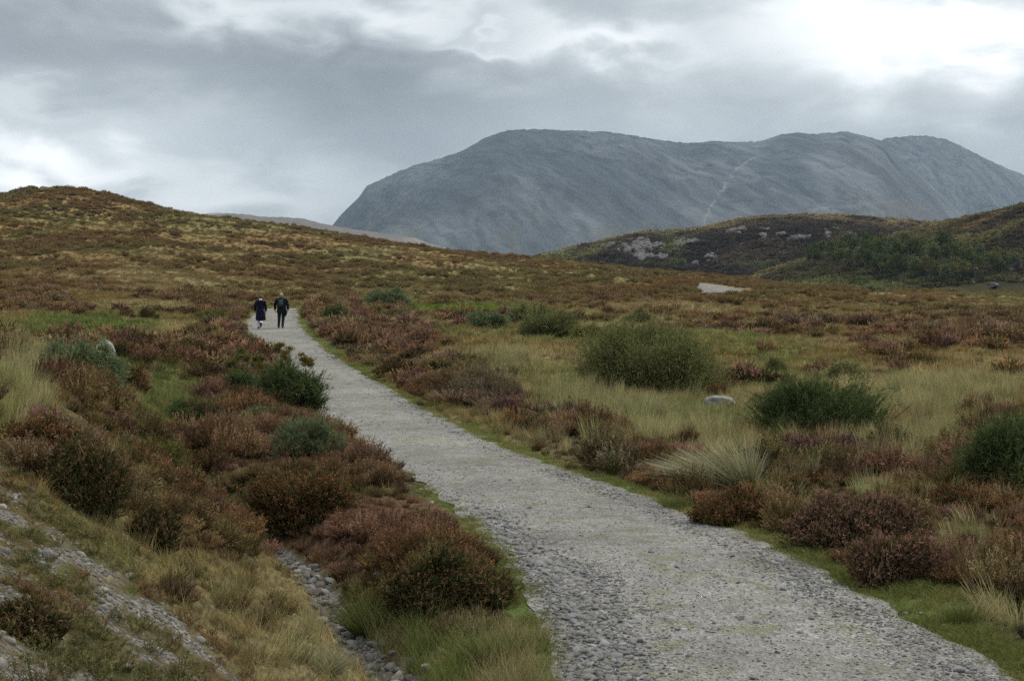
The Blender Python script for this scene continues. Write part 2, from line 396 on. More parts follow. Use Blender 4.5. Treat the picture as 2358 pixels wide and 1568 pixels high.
def grass_geo(n=90, rad=.10, hgt=.32, w=.006, lean=.5, seg=3, droop=.35, dead=.5, dirx=0.):
    a = R.rand(n) * 6.283; r = np.sqrt(R.rand(n)) * rad
    base = np.stack([np.cos(a) * r, np.sin(a) * r, np.full(n, -.02)], 1)
    dv = rdir(n, 1., lean); dv[:, 0] += dirx
    L = hgt * (.45 + .65 * R.rand(n))
    b = dv * C(1, 1, 0) * droop * (.5 + R.rand(n))[:, None]; b[:, 2] = -droop * .5 * R.rand(n)
    fl = (R.rand(n) < dead).astype(float)
    return blades(base, dv, L, w * (.6 + .8 * R.rand(n)), seg, b, fl * .3, .4 + fl * .6, R.rand(n), .12)
# stones
def ico(sub=1):
    import bmesh
    bm = bmesh.new(); bmesh.ops.create_icosphere(bm, subdivisions=sub, radius=1)
    V = np.array([v.co[:] for v in bm.verts]); Fc = np.array([[v.index for v in f.verts] for f in bm.faces]); bm.free(); return V, Fc
def stone_geo(sub=2, flat=.6, rough=.35, seed=0, cuts=7):
    V, Fc = ico(sub); rs = np.random.RandomState(seed)
    for _ in range(cuts):
        n = rs.normal(size=3); n /= np.linalg.norm(n); k = .55 + .35 * rs.rand()
        dd = V @ n - k; V = V - np.clip(dd, 0, None)[:, None] * n * .9
    nz = fbm(V[:, 0] * 2 + seed, V[:, 1] * 2 + V[:, 2] * 3, seed, 3) - .5
    V = V * (1 + rough * nz)[:, None]
    V = V * C(1, .7 + .3 * rs.rand(), flat)
    return V, Fc
def stone_mesh(name, seed, sub=2, flat=.6, rough=.35, cuts=7):
    V, Fc = stone_geo(sub, flat, rough, seed, cuts); return npmesh(name, V, [Fc])

# ------------------------------------------------------------------ scattering ("stuff")
def proto(name, me, m):
    if not me.materials: me.materials.append(m)
    return bpy.data.objects.new(name, me)
def scatter_object(name, P, rot, scl, pid, c1, c2, protos, label, cat):
    me = bpy.data.meshes.new(name); n = len(P)
    me.vertices.add(n); me.vertices.foreach_set('co', np.asarray(P, np.float32).ravel())
    def va(k, t, v, f='vector'):
        a = me.attributes.new(k, t, 'POINT'); a.data.foreach_set(f, np.ascontiguousarray(v).ravel())
    va('rot', 'FLOAT_VECTOR', rot.astype(np.float32)); va('scl', 'FLOAT_VECTOR', scl.astype(np.float32))
    va('pid', 'INT', pid.astype(np.int32), 'value')
    one = np.ones((n, 4), np.float32)
    a4 = one.copy(); a4[:, :3] = c1; va('col', 'FLOAT_COLOR', a4, 'color')
    a4 = one.copy(); a4[:, :3] = c2; va('col2', 'FLOAT_COLOR', a4, 'color')
    me.update()
    o = bpy.data.objects.new(name, me); COL.objects.link(o)
    ng = bpy.data.node_groups.new(name + '_scatter', 'GeometryNodeTree')
    ng.interface.new_socket('Geometry', in_out='INPUT', socket_type='NodeSocketGeometry')
    ng.interface.new_socket('Geometry', in_out='OUTPUT', socket_type='NodeSocketGeometry')
    gi = ng.nodes.new('NodeGroupInput'); go = ng.nodes.new('NodeGroupOutput')
    j = ng.nodes.new('GeometryNodeJoinGeometry')
    for p in protos:
        oi = ng.nodes.new('GeometryNodeObjectInfo'); oi.inputs['Object'].default_value = p; oi.inputs['As Instance'].default_value = True
        ng.links.new(oi.outputs['Geometry'], j.inputs[0])
    ip = ng.nodes.new('GeometryNodeInstanceOnPoints')
    ng.links.new(gi.outputs[0], ip.inputs['Points']); ng.links.new(j.outputs[0], ip.inputs['Instance'])
    ip.inputs['Pick Instance'].default_value = True
    def na(t, k):
        q = ng.nodes.new('GeometryNodeInputNamedAttribute'); q.data_type = t; q.inputs['Name'].default_value = k; return q.outputs['Attribute']
    ng.links.new(na('INT', 'pid'), ip.inputs['Instance Index'])
    e = ng.nodes.new('FunctionNodeEulerToRotation'); ng.links.new(na('FLOAT_VECTOR', 'rot'), e.inputs[0]); ng.links.new(e.outputs[0], ip.inputs['Rotation'])
    ng.links.new(na('FLOAT_VECTOR', 'scl'), ip.inputs['Scale'])
    ng.links.new(ip.outputs[0], go.inputs[0])
    md = o.modifiers.new('scatter', 'NODES'); md.node_group = ng
    return tag(o, label, cat, None, 'stuff')
def sample(bands, plo=-260, phi=2620):
    X = []; Dd = []
    for d0, d1, den in bands:
        area = (phi - plo) / F * (d1 * d1 - d0 * d0) / 2; n = int(area * den)
        d = np.sqrt(d0 * d0 + (d1 * d1 - d0 * d0) * R.rand(n)); px = plo + (phi - plo) * R.rand(n)
        X.append((px - CX) / F * d); Dd.append(d)
    return np.concatenate(X), np.concatenate(Dd)
def rots(n, tilt=.12):
    return np.stack([R.normal(size=n) * tilt, R.normal(size=n) * tilt, R.rand(n) * 6.283], 1)
# ------------------------------------------------------------------ ground sheet
def build_ground():
    pxs = np.concatenate([np.linspace(-3400, -760, 24), np.linspace(-700, 3000, 760), np.linspace(3060, 5700, 24)])
    ds = np.concatenate([np.exp(np.linspace(math.log(3.2), math.log(360), 620)), np.exp(np.linspace(math.log(370), math.log(7000), 46))])
    PX, D = np.meshgrid(pxs, ds)
    x = ((PX - CX) / F * D).ravel(); d = D.ravel()
    h, s = height(x, d)
    V = np.stack([x, d, -h], 1)
    fd = field(x, d)
    c1, t1 = cols(fd, x, d, 'heather'); c2, t2 = cols(fd, x, d, 'grass')
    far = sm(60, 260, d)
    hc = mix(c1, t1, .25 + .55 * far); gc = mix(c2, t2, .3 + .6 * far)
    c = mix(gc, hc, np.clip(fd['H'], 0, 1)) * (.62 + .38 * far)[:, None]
    c = mix(c, GREEN * 1.0, fd['V'] * .8)
    bare = sm(-.1, .45, fd['B']) * .8
    c = mix(c, C(.19, .17, .14), bare * .9)
    c = mix(c, mix(C(.13, .085, .04), C(.10, .10, .04), sm(.35, .65, fbm(x / .4, d / .4, 99, 3))), fd['sc'] * .7)
    c = mix(c, C(.055, .045, .035), fd['ditch'] * .9)
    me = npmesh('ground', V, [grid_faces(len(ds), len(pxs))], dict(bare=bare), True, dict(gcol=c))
    m, nt = mat('moor_ground')
    a = N(nt, 'ShaderNodeAttribute', attribute_name='gcol').outputs['Color']
    b = N(nt, 'ShaderNodeAttribute', attribute_name='bare').outputs['Fac']
    geo = N(nt, 'ShaderNodeNewGeometry').outputs['Position']
    n1 = noise(nt, 1.6, 8, .75, geo); n2 = noise(nt, 14, 6, .8, geo)
    k = math_(nt, 'MULTIPLY_ADD', math_(nt, 'MULTIPLY', n1, n2), 3.4, .18)
    cc = nt.nodes.new('ShaderNodeVectorMath'); cc.operation = 'SCALE'; nt.links.new(a, cc.inputs[0]); nt.links.new(k, cc.inputs['Scale'])
    vo = N(nt, 'ShaderNodeTexVoronoi', feature='F1'); vo.inputs['Scale'].default_value = 34; nt.links.new(geo, vo.inputs['Vector'])
    sc = ramp(nt, N_sep(nt, vo.outputs['Color']), [(0, (.10, .09, .075)), (.5, (.23, .215, .19)), (.85, (.36, .34, .31)), (1, (.55, .53, .49))])
    bb = math_(nt, 'MULTIPLY', b, ramp(nt, noise(nt, 3., 5, .7, geo), [(.35, (0, 0, 0)), (.5, (1, 1, 1))]), clamp=True)
    col = mixc(nt, bb, cc.outputs[0], sc)
    nb = bump(nt, n2, .8, .06); nb = bump(nt, vo.outputs['Distance'], .6, .02, nb)
    pbsdf(nt, col, .95, .1, nb)
    return tag(add('ground', me, m), 'rough heather and grass moorland rolling away to the hills', 'ground', None, 'structure')
def N_sep(nt, c):
    s = nt.nodes.new('ShaderNodeSeparateColor'); nt.links.new(c, s.inputs[0]); return s.outputs[0]
ground = build_ground()

# ------------------------------------------------------------------ the track
def gravel_mat():
    m, nt = mat('gravel_track')
    geo = N(nt, 'ShaderNodeNewGeometry').outputs['Position']
    t = N(nt, 'ShaderNodeAttribute', attribute_name='t').outputs['Fac']      # 0 left edge, 1 right edge
    def voro(s):
        v = N(nt, 'ShaderNodeTexVoronoi', feature='F1'); v.inputs['Scale'].default_value = s; nt.links.new(geo, v.inputs['Vector']); return v
    v1 = voro(28); v2 = voro(70)
    g1 = ramp(nt, N_sep(nt, v1.outputs['Color']), [(0, (.09, .086, .08)), (.4, (.22, .212, .20)), (.8, (.32, .31, .29)), (1, (.52, .50, .47))])
    g2 = ramp(nt, N_sep(nt, v2.outputs['Color']), [(0, (.16, .155, .145)), (.5, (.27, .262, .245)), (1, (.44, .43, .40))])
    n = noise(nt, .9, 5, .6, geo); n3 = noise(nt, 5., 6, .7, geo); n5 = noise(nt, .45, 5, .65, geo)
    fines = (.265, .257, .232)
    c = mixc(nt, .5, g1, g2)
    e = math_(nt, 'ABSOLUTE', math_(nt, 'SUBTRACT', t, .5))
    loose = ramp(nt, math_(nt, 'ADD', math_(nt, 'MULTIPLY', e, 1.1), math_(nt, 'MULTIPLY', n, .7)), [(.45, (.25, .25, .25)), (.8, (1, 1, 1))])
    c = mixc(nt, loose, mixc(nt, .45, fines, c), c)
    mus = math_(nt, 'MULTIPLY', ramp(nt, noise(nt, 2.2, 6, .75, geo), [(.51, (0, 0, 0)), (.60, (1, 1, 1))]), .7)
    c = mixc(nt, mus, c, (.19, .185, .10))
    v3 = voro(15); g3 = ramp(nt, N_sep(nt, v3.outputs['Color']), [(0, (.06, .055, .05)), (.45, (.17, .165, .155)), (.8, (.29, .28, .265)), (1, (.45, .43, .40))])
    rgh = N(nt, 'ShaderNodeAttribute', attribute_name='rg').outputs['Fac']; c = mixc(nt, math_(nt, 'MULTIPLY', rgh, .8, clamp=True), c, g3)
    k = math_(nt, 'MULTIPLY', math_(nt, 'MULTIPLY_ADD', n3, .9, .47), math_(nt, 'MULTIPLY_ADD', n5, 1.3, .42))
    cc = nt.nodes.new('ShaderNodeVectorMath'); cc.operation = 'SCALE'; nt.links.new(c, cc.inputs[0]); nt.links.new(k, cc.inputs['Scale'])
    nb = bump(nt, v2.outputs['Distance'], .7, .012); nb = bump(nt, v1.outputs['Distance'], .8, .03, nb); nb = bump(nt, n3, .5, .05, nb)
    pbsdf(nt, cc.outputs[0], .9, .2, nb); return m
M_GRAV = gravel_mat()
def path_z(x, d):
    a, b = xl(d), xr(d); t = (x - a) / (b - a)
    return -h_path(d) + .012 + .02 * (1 - (2 * t - 1) ** 2) + .012 * (fbm(x / .35, d / .5, 5, 3) - .5) * 2 - .02 * np.exp(-((t - .22) / .09) ** 2) - .02 * np.exp(-((t - .78) / .09) ** 2)
def build_path():
    ds = np.exp(np.linspace(math.log(4), math.log(116), 800)); ts = np.linspace(-.02, 1.02, 60)
    Tt, D = np.meshgrid(ts, ds)
    a = xl(D) - .34 * (fbm(D / .6, D * 0, 2, 4) - .42); b = xr(D) + .34 * (fbm(D / .6, D * 0 + 9, 7, 4) - .42)
    X = a + (b - a) * Tt
    Z = path_z(X, D)
    V = np.stack([X.ravel(), D.ravel(), Z.ravel()], 1)
    rg = np.exp(-((Tt - .13 - .05 * np.sin(D * .9)) / .11) ** 2) * sm(24, 16, D) * sm(.3, .55, fbm(X / .5, D / .7, 19, 3)) + .35 * np.exp(-((Tt - .93) / .07) ** 2)
    me = npmesh('path', V, [grid_faces(len(ds), len(ts))], dict(t=Tt.ravel(), rg=rg.ravel()), True)
    return tag(add('path', me, M_GRAV), 'grey gravel track running from the near corner up to the two walkers', 'path', None, 'structure')
build_path()
def build_far_path():
    top = np.array([(1592, 652.), (1640, 656), (1690, 665), (1728, 672)]); bot = np.array([(1599, 656), (1616, 676), (1680, 674), (1728, 673.5)])
    n = 40; us = np.linspace(0, 1, n); V = []
    for r in np.linspace(0, 1, 12):
        for u in us:
            k = np.linspace(0, 1, 4)
            tx, ty = np.interp(u, k, top[:, 0]), np.interp(u, k, top[:, 1]); bx, by = np.interp(u, k, bot[:, 0]), np.interp(u, k, bot[:, 1])
            x, y, z = at(tx + (bx - tx) * r, ty + (by - ty) * r, 140); V.append((x, y, z + .07))
    me = npmesh('path', V, [grid_faces(12, n)], dict(t=np.full(len(V), .0), rg=np.full(len(V), .8)), True)
    tag(add('path', me, M_GRAV), 'short stretch of the same grey track showing again far off on the knoll', 'path', None, 'structure')
build_far_path()

# ------------------------------------------------------------------ hills and mountain
def massif(name, ridge, dr, df, zb, label, amp, fine, cfun, material, px0, px1, nx=500, nr=120, power=.8, wob=0.):
    ridge = np.array(ridge, float)
    pxs = np.linspace(px0, px1, nx); ry = np.interp(pxs, ridge[:, 0], ridge[:, 1])
    k = np.exp(-np.linspace(-2, 2, 7) ** 2); k /= k.sum(); ry = np.convolve(np.pad(ry, 3, 'edge'), k, 'valid')
    ts = np.concatenate([np.linspace(0, 1, nr), 1 + np.linspace(.08, 1.2, 14)])
    P, Tt = np.meshgrid(pxs, ts); RYg = np.broadcast_to(ry, P.shape)
    D = df + (dr - df) * Tt
    zr = (HY - RYg) / F * dr
    s = np.where(Tt <= 1, .48 * Tt + .52 * np.sin(np.clip(Tt, 0, 1) * math.pi / 2) ** power, 1 - .75 * (Tt - 1))
    Z = -zb + (zr + zb) * s
    X = (P - CX) / F * D
    env = (1 - sm(.80, .99, Tt)) * np.sin(np.clip(Tt, 0, 1) * math.pi) ** .5 * np.clip((zr + zb) / 60 / (dr / 2500), 0, 1)
    sc = dr / 14
    n = 0
    r1 = 1 - np.abs(2 * fbm((X + D * .35) / sc / .9, D / sc / 3.2, 7, 4) - 1)
    r2 = fbm(X / sc * 2.6, D / sc * 2.6, 17, 4) - .5
    Z = Z + env * amp * ((r1 - .75) * 2) + env * fine * r2 * 2
    rid = fine * .35 * (fbm(P / 9.0, P * 0, 3, 3) - .5) * np.exp(-((Tt - 1) / .03) ** 2) * np.clip((zr + zb) / 30, 0, 1); Z = Z + rid
    V = np.stack([X.ravel(), D.ravel(), Z.ravel()], 1)
    cc = cfun(X.ravel(), D.ravel(), Z.ravel(), P.ravel(), (HY - F * Z / D).ravel(), Tt.ravel(), r1.ravel())
    me = npmesh(name, V, [grid_faces(len(ts), nx)], None, True, dict(gcol=cc))
    o = tag(add(name, me, material), label, name.split('.')[0], None, 'structure')
    def zat(px, py):
        c = np.argmin(np.abs(pxs - px)); yy = HY - F * Z[:, c] / D[:, c]; i = max(1, int(np.argmax(yy <= py))); q = float(np.clip((yy[i - 1] - py) / (yy[i - 1] - yy[i] + 1e-9), 0, 1))
        dd = float(D[i - 1, c] * (1 - q) + D[i, c] * q); return (px - CX) / F * dd, dd, float(Z[i - 1, c] * (1 - q) + Z[i, c] * q)
    def rnd(n, t0, t1, rs):
        i = rs.randint(int(t0 * nr), int(t1 * nr), n); j = rs.randint(0, nx - 1, n); a = rs.rand(n); b = rs.rand(n)
        g = lambda A: (A[i, j] * (1 - a) + A[i, j + 1] * a) * (1 - b) + (A[i + 1, j] * (1 - a) + A[i + 1, j + 1] * a) * b
        k = cc.reshape(len(ts), nx, 3)[i, j]; return g(X), g(D), g(Z), g(P), k
    zat.rnd = rnd
    return o, zat
def hill_mat(name, s1, s2, amp, bd):
    m, nt = mat(name)
    a = N(nt, 'ShaderNodeAttribute', attribute_name='gcol').outputs['Color']
    geo = N(nt, 'ShaderNodeNewGeometry').outputs['Position']
    n1 = noise(nt, s1, 8, .7, geo); n2 = noise(nt, s2, 8, .75, geo)
    k = math_(nt, 'MULTIPLY_ADD', math_(nt, 'ADD', n1, math_(nt, 'MULTIPLY', n2, 1.)), amp, 1 - amp)
    cc = nt.nodes.new('ShaderNodeVectorMath'); cc.operation = 'SCALE'; nt.links.new(a, cc.inputs[0]); nt.links.new(k, cc.inputs['Scale'])
    nb = bump(nt, n2, .9, bd); nb = bump(nt, n1, .6, bd * 4, nb)
    pbsdf(nt, cc.outputs[0], .95, .05, nb); return m
M_HILL = hill_mat('heathery_hill', .06, .5, 1.1, 1.2)
M_ROCKM = hill_mat('bare_rock_mountain', .006, .05, .9, 12)
def c_right(X, D, Z, P, Y, Tt, r1):
    n = fbm(X / 30, D / 40, 5, 4); n2 = fbm(X / 9, D / 14, 6, 4)
    c = mix(C(.048, .038, .023), C(.085, .075, .032), sm(.4, .62, n))
    c = mix(c, C(.15, .130, .055), sm(.55, .95, Tt) * .75 * sm(2300, 2100, P))
    c = mix(c, C(.16, .095, .045), sm(.5, .7, n2) * .6 * sm(.5, .9, Tt))
    g = np.exp(-(((P - 1880) / 190) ** 2 + ((Y - (700 - .12 * (P - 1600))) / 26) ** 2)); c = mix(c, C(.075, .090, .030), np.clip(g * sm(.4, .6, n2), 0, 1))
    g = np.exp(-(((P - 2130) / 230) ** 2 + ((Y - 640) / 22) ** 2)); c = mix(c, C(.045, .055, .022), g * .7)
    dk = np.exp(-(((P - 2120) / 190) ** 2 + ((Y - 590) / 34) ** 2)); c = mix(c, C(.035, .038, .022), dk * .85)
    return c
def c_mid(X, D, Z, P, Y, Tt, r1):
    n = fbm(X / 40, D / 60, 15, 4); n2 = fbm(X / 14, D / 20, 16, 4)
    c = mix(C(.032, .024, .018), C(.052, .038, .025), sm(.4, .62, n))
    top = sm(.7, .95, Tt); c = mix(c, C(.145, .115, .055), top * sm(.3, .6, n2 + .1))
    c = mix(c, C(.11, .11, .04), .7 * sm(1500, 1330, P) * sm(.4, .6, n2))
    g = np.exp(-(((P - 1545 - .15 * (Y - 560)) / 22) ** 2 + ((Y - 570) / 38) ** 2)); c = mix(c, C(.085, .10, .035), g * .8 * sm(.35, .55, n2 + .08))
    g = np.exp(-(((P - 1740) / 60) ** 2 + ((Y - 612) / 10) ** 2)); c = mix(c, C(.07, .085, .03), g * .6)
    return c
def c_low(X, D, Z, P, Y, Tt, r1):
    n = fbm(X / 60, D / 160, 25, 4); return mix(C(.17, .155, .14), C(.27, .245, .215), sm(.4, .6, n))
def c_mtn(X, D, Z, P, Y, Tt, r1):
    n = fbm(X / 160, D / 500, 35, 5); n2 = fbm(X / 45, D / 120, 36, 4)
    c = mix(C(.085, .088, .092), C(.165, .165, .162), sm(.3, .7, n))
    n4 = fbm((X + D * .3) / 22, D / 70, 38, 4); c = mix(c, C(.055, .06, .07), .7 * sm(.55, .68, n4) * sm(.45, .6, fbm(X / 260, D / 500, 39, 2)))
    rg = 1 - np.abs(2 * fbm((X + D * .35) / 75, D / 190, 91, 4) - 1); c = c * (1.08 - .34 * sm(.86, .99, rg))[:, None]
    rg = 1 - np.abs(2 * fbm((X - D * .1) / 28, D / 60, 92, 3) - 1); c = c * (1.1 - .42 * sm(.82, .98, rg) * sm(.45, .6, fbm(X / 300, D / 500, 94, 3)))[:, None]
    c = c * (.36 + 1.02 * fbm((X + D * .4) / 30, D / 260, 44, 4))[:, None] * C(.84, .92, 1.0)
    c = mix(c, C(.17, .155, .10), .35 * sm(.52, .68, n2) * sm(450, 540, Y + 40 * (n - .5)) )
    c = mix(c, C(.20, .16, .13), .35 * np.exp(-(((P - 2080 - .9 * (Y - 480)) / 90) ** 2 + ((Y - 480) / 26) ** 2)))
    gx = np.interp(Y, [360, 380, 420, 460, 480, 510, 545], [1745, 1705, 1672, 1650, 1632, 1622, 1616])
    g = sm(.30, .48, n4) * np.exp(-((P - gx - 26 * (n4 - .5)) / (3.4)) ** 2) * sm(352, 372, Y) * sm(560, 520, Y); c = mix(c, C(.30, .29, .28), g * .8)
    g = np.exp(-((Y - (470 - .1 * (P - 2000) + 8 * (n2 - .5))) / 2.2) ** 2) * sm(1850, 1900, P) * sm(2080, 2040, P); c = mix(c, C(.34, .32, .28), g * .25)
    return c
RIGHT = [(1600, 700), (1700, 655), (1760, 628), (1850, 600), (1960, 572), (2050, 546), (2130, 521), (2200, 507), (2280, 490), (2358, 471), (2500, 438), (2900, 380)]
MID = [(1000, 640), (1200, 600), (1290, 577), (1380, 556), (1430, 545), (1480, 535), (1590, 529), (1640, 519), (1700, 505), (1760, 499), (1850, 495), (1930, 496), (2000, 499), (2060, 506), (2130, 511), (2300, 520), (2500, 560)]
LOW = [(300, 530), (400, 500), (500, 490), (560, 493), (610, 500), (650, 500), (700, 504), (740, 515), (800, 526), (850, 533), (900, 540), (950, 547), (990, 560), (1100, 592)]
MTN = [(700, 600), (740, 550), (765, 520), (785, 495), (805, 476), (830, 450), (845, 428), (880, 413), (920, 394), (960, 379), (1000, 368), (1030, 360), (1060, 350), (1090, 333), (1120, 317), (1150, 305), (1180, 299), (1240, 298), (1330, 302), (1390, 303), (1430, 308), (1500, 320), (1560, 328), (1600, 330), (1640, 324), (1665, 327), (1750, 326), (1775, 318), (1800, 310), (1830, 306), (1880, 309), (1920, 306), (1945, 302), (1975, 309), (2010, 318), (2035, 326), (2055, 350), (2085, 378), (2110, 398), (2150, 428), (2190, 465), (2230, 500), (2280, 540), (2350, 600), (2500, 640)]
MTR = [(1900, 380), (1990, 345), (2040, 318), (2100, 313), (2140, 314), (2175, 320), (2205, 333), (2230, 345), (2290, 375), (2358, 404), (2500, 470), (2800, 560)]
o_right, z_right = massif('hill', RIGHT, 560, 370, 11, 'dark green hillside on the right with trees along its lower slope', 3.0, 1.6, c_right, M_HILL, 1600, 2900, 520, 130)
o_mid, z_mid = massif('hill', MID, 900, 600, 22, 'low brown heathery hill with pale crags behind the moor', 5.0, 3.0, c_mid, M_HILL, 1000, 2500, 520, 130)
massif('hill', LOW, 2300, 1800, 70, 'thin pale ridge at the foot of the mountain', 8, 5, c_low, M_HILL, 300, 1100, 260, 60)
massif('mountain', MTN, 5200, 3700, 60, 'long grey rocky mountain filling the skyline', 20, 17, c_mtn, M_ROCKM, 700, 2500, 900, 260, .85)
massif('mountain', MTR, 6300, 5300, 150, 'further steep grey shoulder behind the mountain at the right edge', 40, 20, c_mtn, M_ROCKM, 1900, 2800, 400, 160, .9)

# ------------------------------------------------------------------ air
def haze():
    me = npmesh('haze', [(x, y, z) for z in (-160, 620) for y in (-400, 7600) for x in (-4200, 4400)],
                [np.array([[0, 2, 3, 1], [4, 5, 7, 6], [0, 1, 5, 4], [2, 6, 7, 3], [0, 4, 6, 2], [1, 3, 7, 5]])])
    m = bpy.data.materials.new('haze_air'); m.use_nodes = True; nt = m.node_tree; nt.nodes.clear()
    v = nt.nodes.new('ShaderNodeVolumePrincipled'); v.inputs['Color'].default_value = (.58, .77, 1, 1); v.inputs['Density'].default_value = 6.0e-5
    v.inputs['Anisotropy'].default_value = .2
    o = nt.nodes.new('ShaderNodeOutputMaterial'); nt.links.new(v.outputs[0], o.inputs['Volume'])
    tag(add('haze', me, m), 'thin blue air between the near moor and the mountain', 'haze', None, 'stuff')
haze()

# ------------------------------------------------------------------ sky, sun, camera
def world():
    w = bpy.data.worlds.new('World'); SC.world = w; w.use_nodes = True; nt = w.node_tree; nt.nodes.clear()
    g = N(nt, 'ShaderNodeTexCoord').outputs['Generated']
    s = nt.nodes.new('ShaderNodeSeparateXYZ'); nt.links.new(g, s.inputs[0]); x, y, z = s.outputs
    M = lambda *a, **k: math_(nt, *a, **k)
    az = M('ARCTAN2', x, y); el = M('ARCSINE', M('MINIMUM', M('MAXIMUM', z, -1.), 1.))
    # cloud deck seen in perspective
    q = M('ADD', M('MAXIMUM', z, 0.0), .10)
    cv = nt.nodes.new('ShaderNodeCombineXYZ'); nt.links.new(M('DIVIDE', x, q), cv.inputs[0]); nt.links.new(M('DIVIDE', y, q), cv.inputs[1]); nt.links.new(M('MULTIPLY', el, 5.0), cv.inputs[2])
    n1 = noise(nt, .55, 4, .48, cv.outputs[0], .2)
    cv2 = nt.nodes.new('ShaderNodeCombineXYZ'); nt.links.new(M('MULTIPLY', az, 6.), cv2.inputs[0]); nt.links.new(M('MULTIPLY', el, 13.), cv2.inputs[1])
    n2 = noise(nt, 1.0, 4, .46, cv2.outputs[0], .35); n3 = noise(nt, 2.6, 4, .48, cv2.outputs[0], .3)
    wx = M('MULTIPLY', M('SUBTRACT', n2, .5), .16); wy = M('MULTIPLY', M('SUBTRACT', n3, .5), .09)
    azw = M('ADD', az, wx); elw = M('ADD', el, wy)
    def blob(px, py, rx, ry, amp):
        a0 = math.atan((px - CX) / F); e0 = math.atan((HY - py) / F)
        u = M('DIVIDE', M('SUBTRACT', azw, a0), rx / F); v = M('DIVIDE', M('SUBTRACT', elw, e0), ry / F)
        r = M('ADD', M('MULTIPLY', u, u), M('MULTIPLY', v, v))
        return M('MULTIPLY', M('EXPONENT', M('MULTIPLY', r, -1.)), amp)
    L = None
    for b in BLOBS:
        t = blob(*b); L = t if L is None else M('ADD', L, t)
    val = M('ADD', M('ADD', L, SKY0), M('MULTIPLY', M('SUBTRACT', M('ADD', M('MULTIPLY', n2, .6), M('MULTIPLY', n3, .4)), .5), .26))
    val = M('ADD', val, M('MULTIPLY', M('SUBTRACT', n1, .5), .16))
    # the deck is brighter towards the zenith
    val = M('ADD', val, M('MULTIPLY', M('MULTIPLY', M('SUBTRACT', M('MAXIMUM', el, .24), .24), 1.), .55))
    val = M('MAXIMUM', val, .10)
    col = ramp(nt, val, [(.0, (.0, .0, .0)), (.16, (.165, .180, .198)), (.30, (.300, .326, .345)), (.5, (.48, .515, .53)), (.75, (.76, .79, .80)), (1., (1.0, 1.01, 1.01))])
    over = M('MAXIMUM', M('MULTIPLY_ADD', val, 1.0, 0.0), 1.0)
    cs = nt.nodes.new('ShaderNodeVectorMath'); cs.operation = 'SCALE'; nt.links.new(col, cs.inputs[0]); nt.links.new(over, cs.inputs['Scale'])
    sky = nt.nodes.new('ShaderNodeTexSky'); sky.sky_type = 'NISHITA'; sky.sun_disc = False
    sky.sun_elevation = SUN_EL; sky.sun_rotation = SUN_AZ
    b1 = nt.nodes.new('ShaderNodeBackground'); b1.inputs[1].default_value = .08; nt.links.new(sky.outputs[0], b1.inputs[0])
    b2 = nt.nodes.new('ShaderNodeBackground'); b2.inputs[1].default_value = 1.0; nt.links.new(cs.outputs[0], b2.inputs[0])
    mx = nt.nodes.new('ShaderNodeMixShader'); mx.inputs[0].default_value = .95
    nt.links.new(b1.outputs[0], mx.inputs[1]); nt.links.new(b2.outputs[0], mx.inputs[2])
    o = nt.nodes.new('ShaderNodeOutputWorld'); nt.links.new(mx.outputs[0], o.inputs[0])
    w.cycles.sampling_method = 'MANUAL'; w.cycles.sample_map_resolution = 1024
SUN_EL = math.radians(46); SUN_AZ = math.radians(50)
SKY0 = .345
BLOBS = [ # px, row, half-width, half-height, brightness
 (2080, 60, 400, 105, .50), (2330, 120, 180, 60, .4), (1950, 170, 650, 150, .22), (1350, 95, 170, 40, .34), (900, 40, 330, 55, .34), (480, 20, 160, 50, .22), (1130, 120, 80, 16, .2),
 (60, 375, 200, 70, .46), (230, 400, 170, 50, .3), (60, 240, 170, 40, .18), (560, 440, 260, 70, .26), (380, 300, 200, 60, .12),
 (60, 130, 230, 90, -.10), (800, 200, 330, 110, -.13), (1250, 230, 330, 70, -.08), (930, 340, 180, 60, -.06), (2330, 290, 100, 50, -.04), (520, 130, 200, 60, -.05)]
world()
sl = bpy.data.lights.new('sun', 'SUN'); sl.energy = 1.5; sl.angle = math.radians(10); sl.color = (1, .93, .82)
so = bpy.data.objects.new('sun', sl); COL.objects.link(so)
sd = Vector((math.sin(SUN_AZ) * math.cos(SUN_EL), math.cos(SUN_AZ) * math.cos(SUN_EL), math.sin(SUN_EL)))
so.rotation_euler = sd.to_track_quat('Z', 'Y').to_euler()
cam = bpy.data.cameras.new('camera'); co = bpy.data.objects.new('camera', cam); COL.objects.link(co); SC.camera = co
cam.sensor_width = 36; cam.lens = F / 2358 * 36; cam.clip_start = .2; cam.clip_end = 30000
co.rotation_euler = (math.radians(90), 0, 0); cam.shift_y = -(784 - HY) / 2358
SC.view_settings.view_transform = 'Standard'; SC.view_settings.look = 'None'; SC.view_settings.gamma = 1; SC.view_settings.exposure = 0.47
SC.cycles.max_bounces = 5; SC.cycles.diffuse_bounces = 3; SC.cycles.volume_bounces = 1; SC.cycles.transmission_bounces = 2
SC.cycles.use_denoising = False
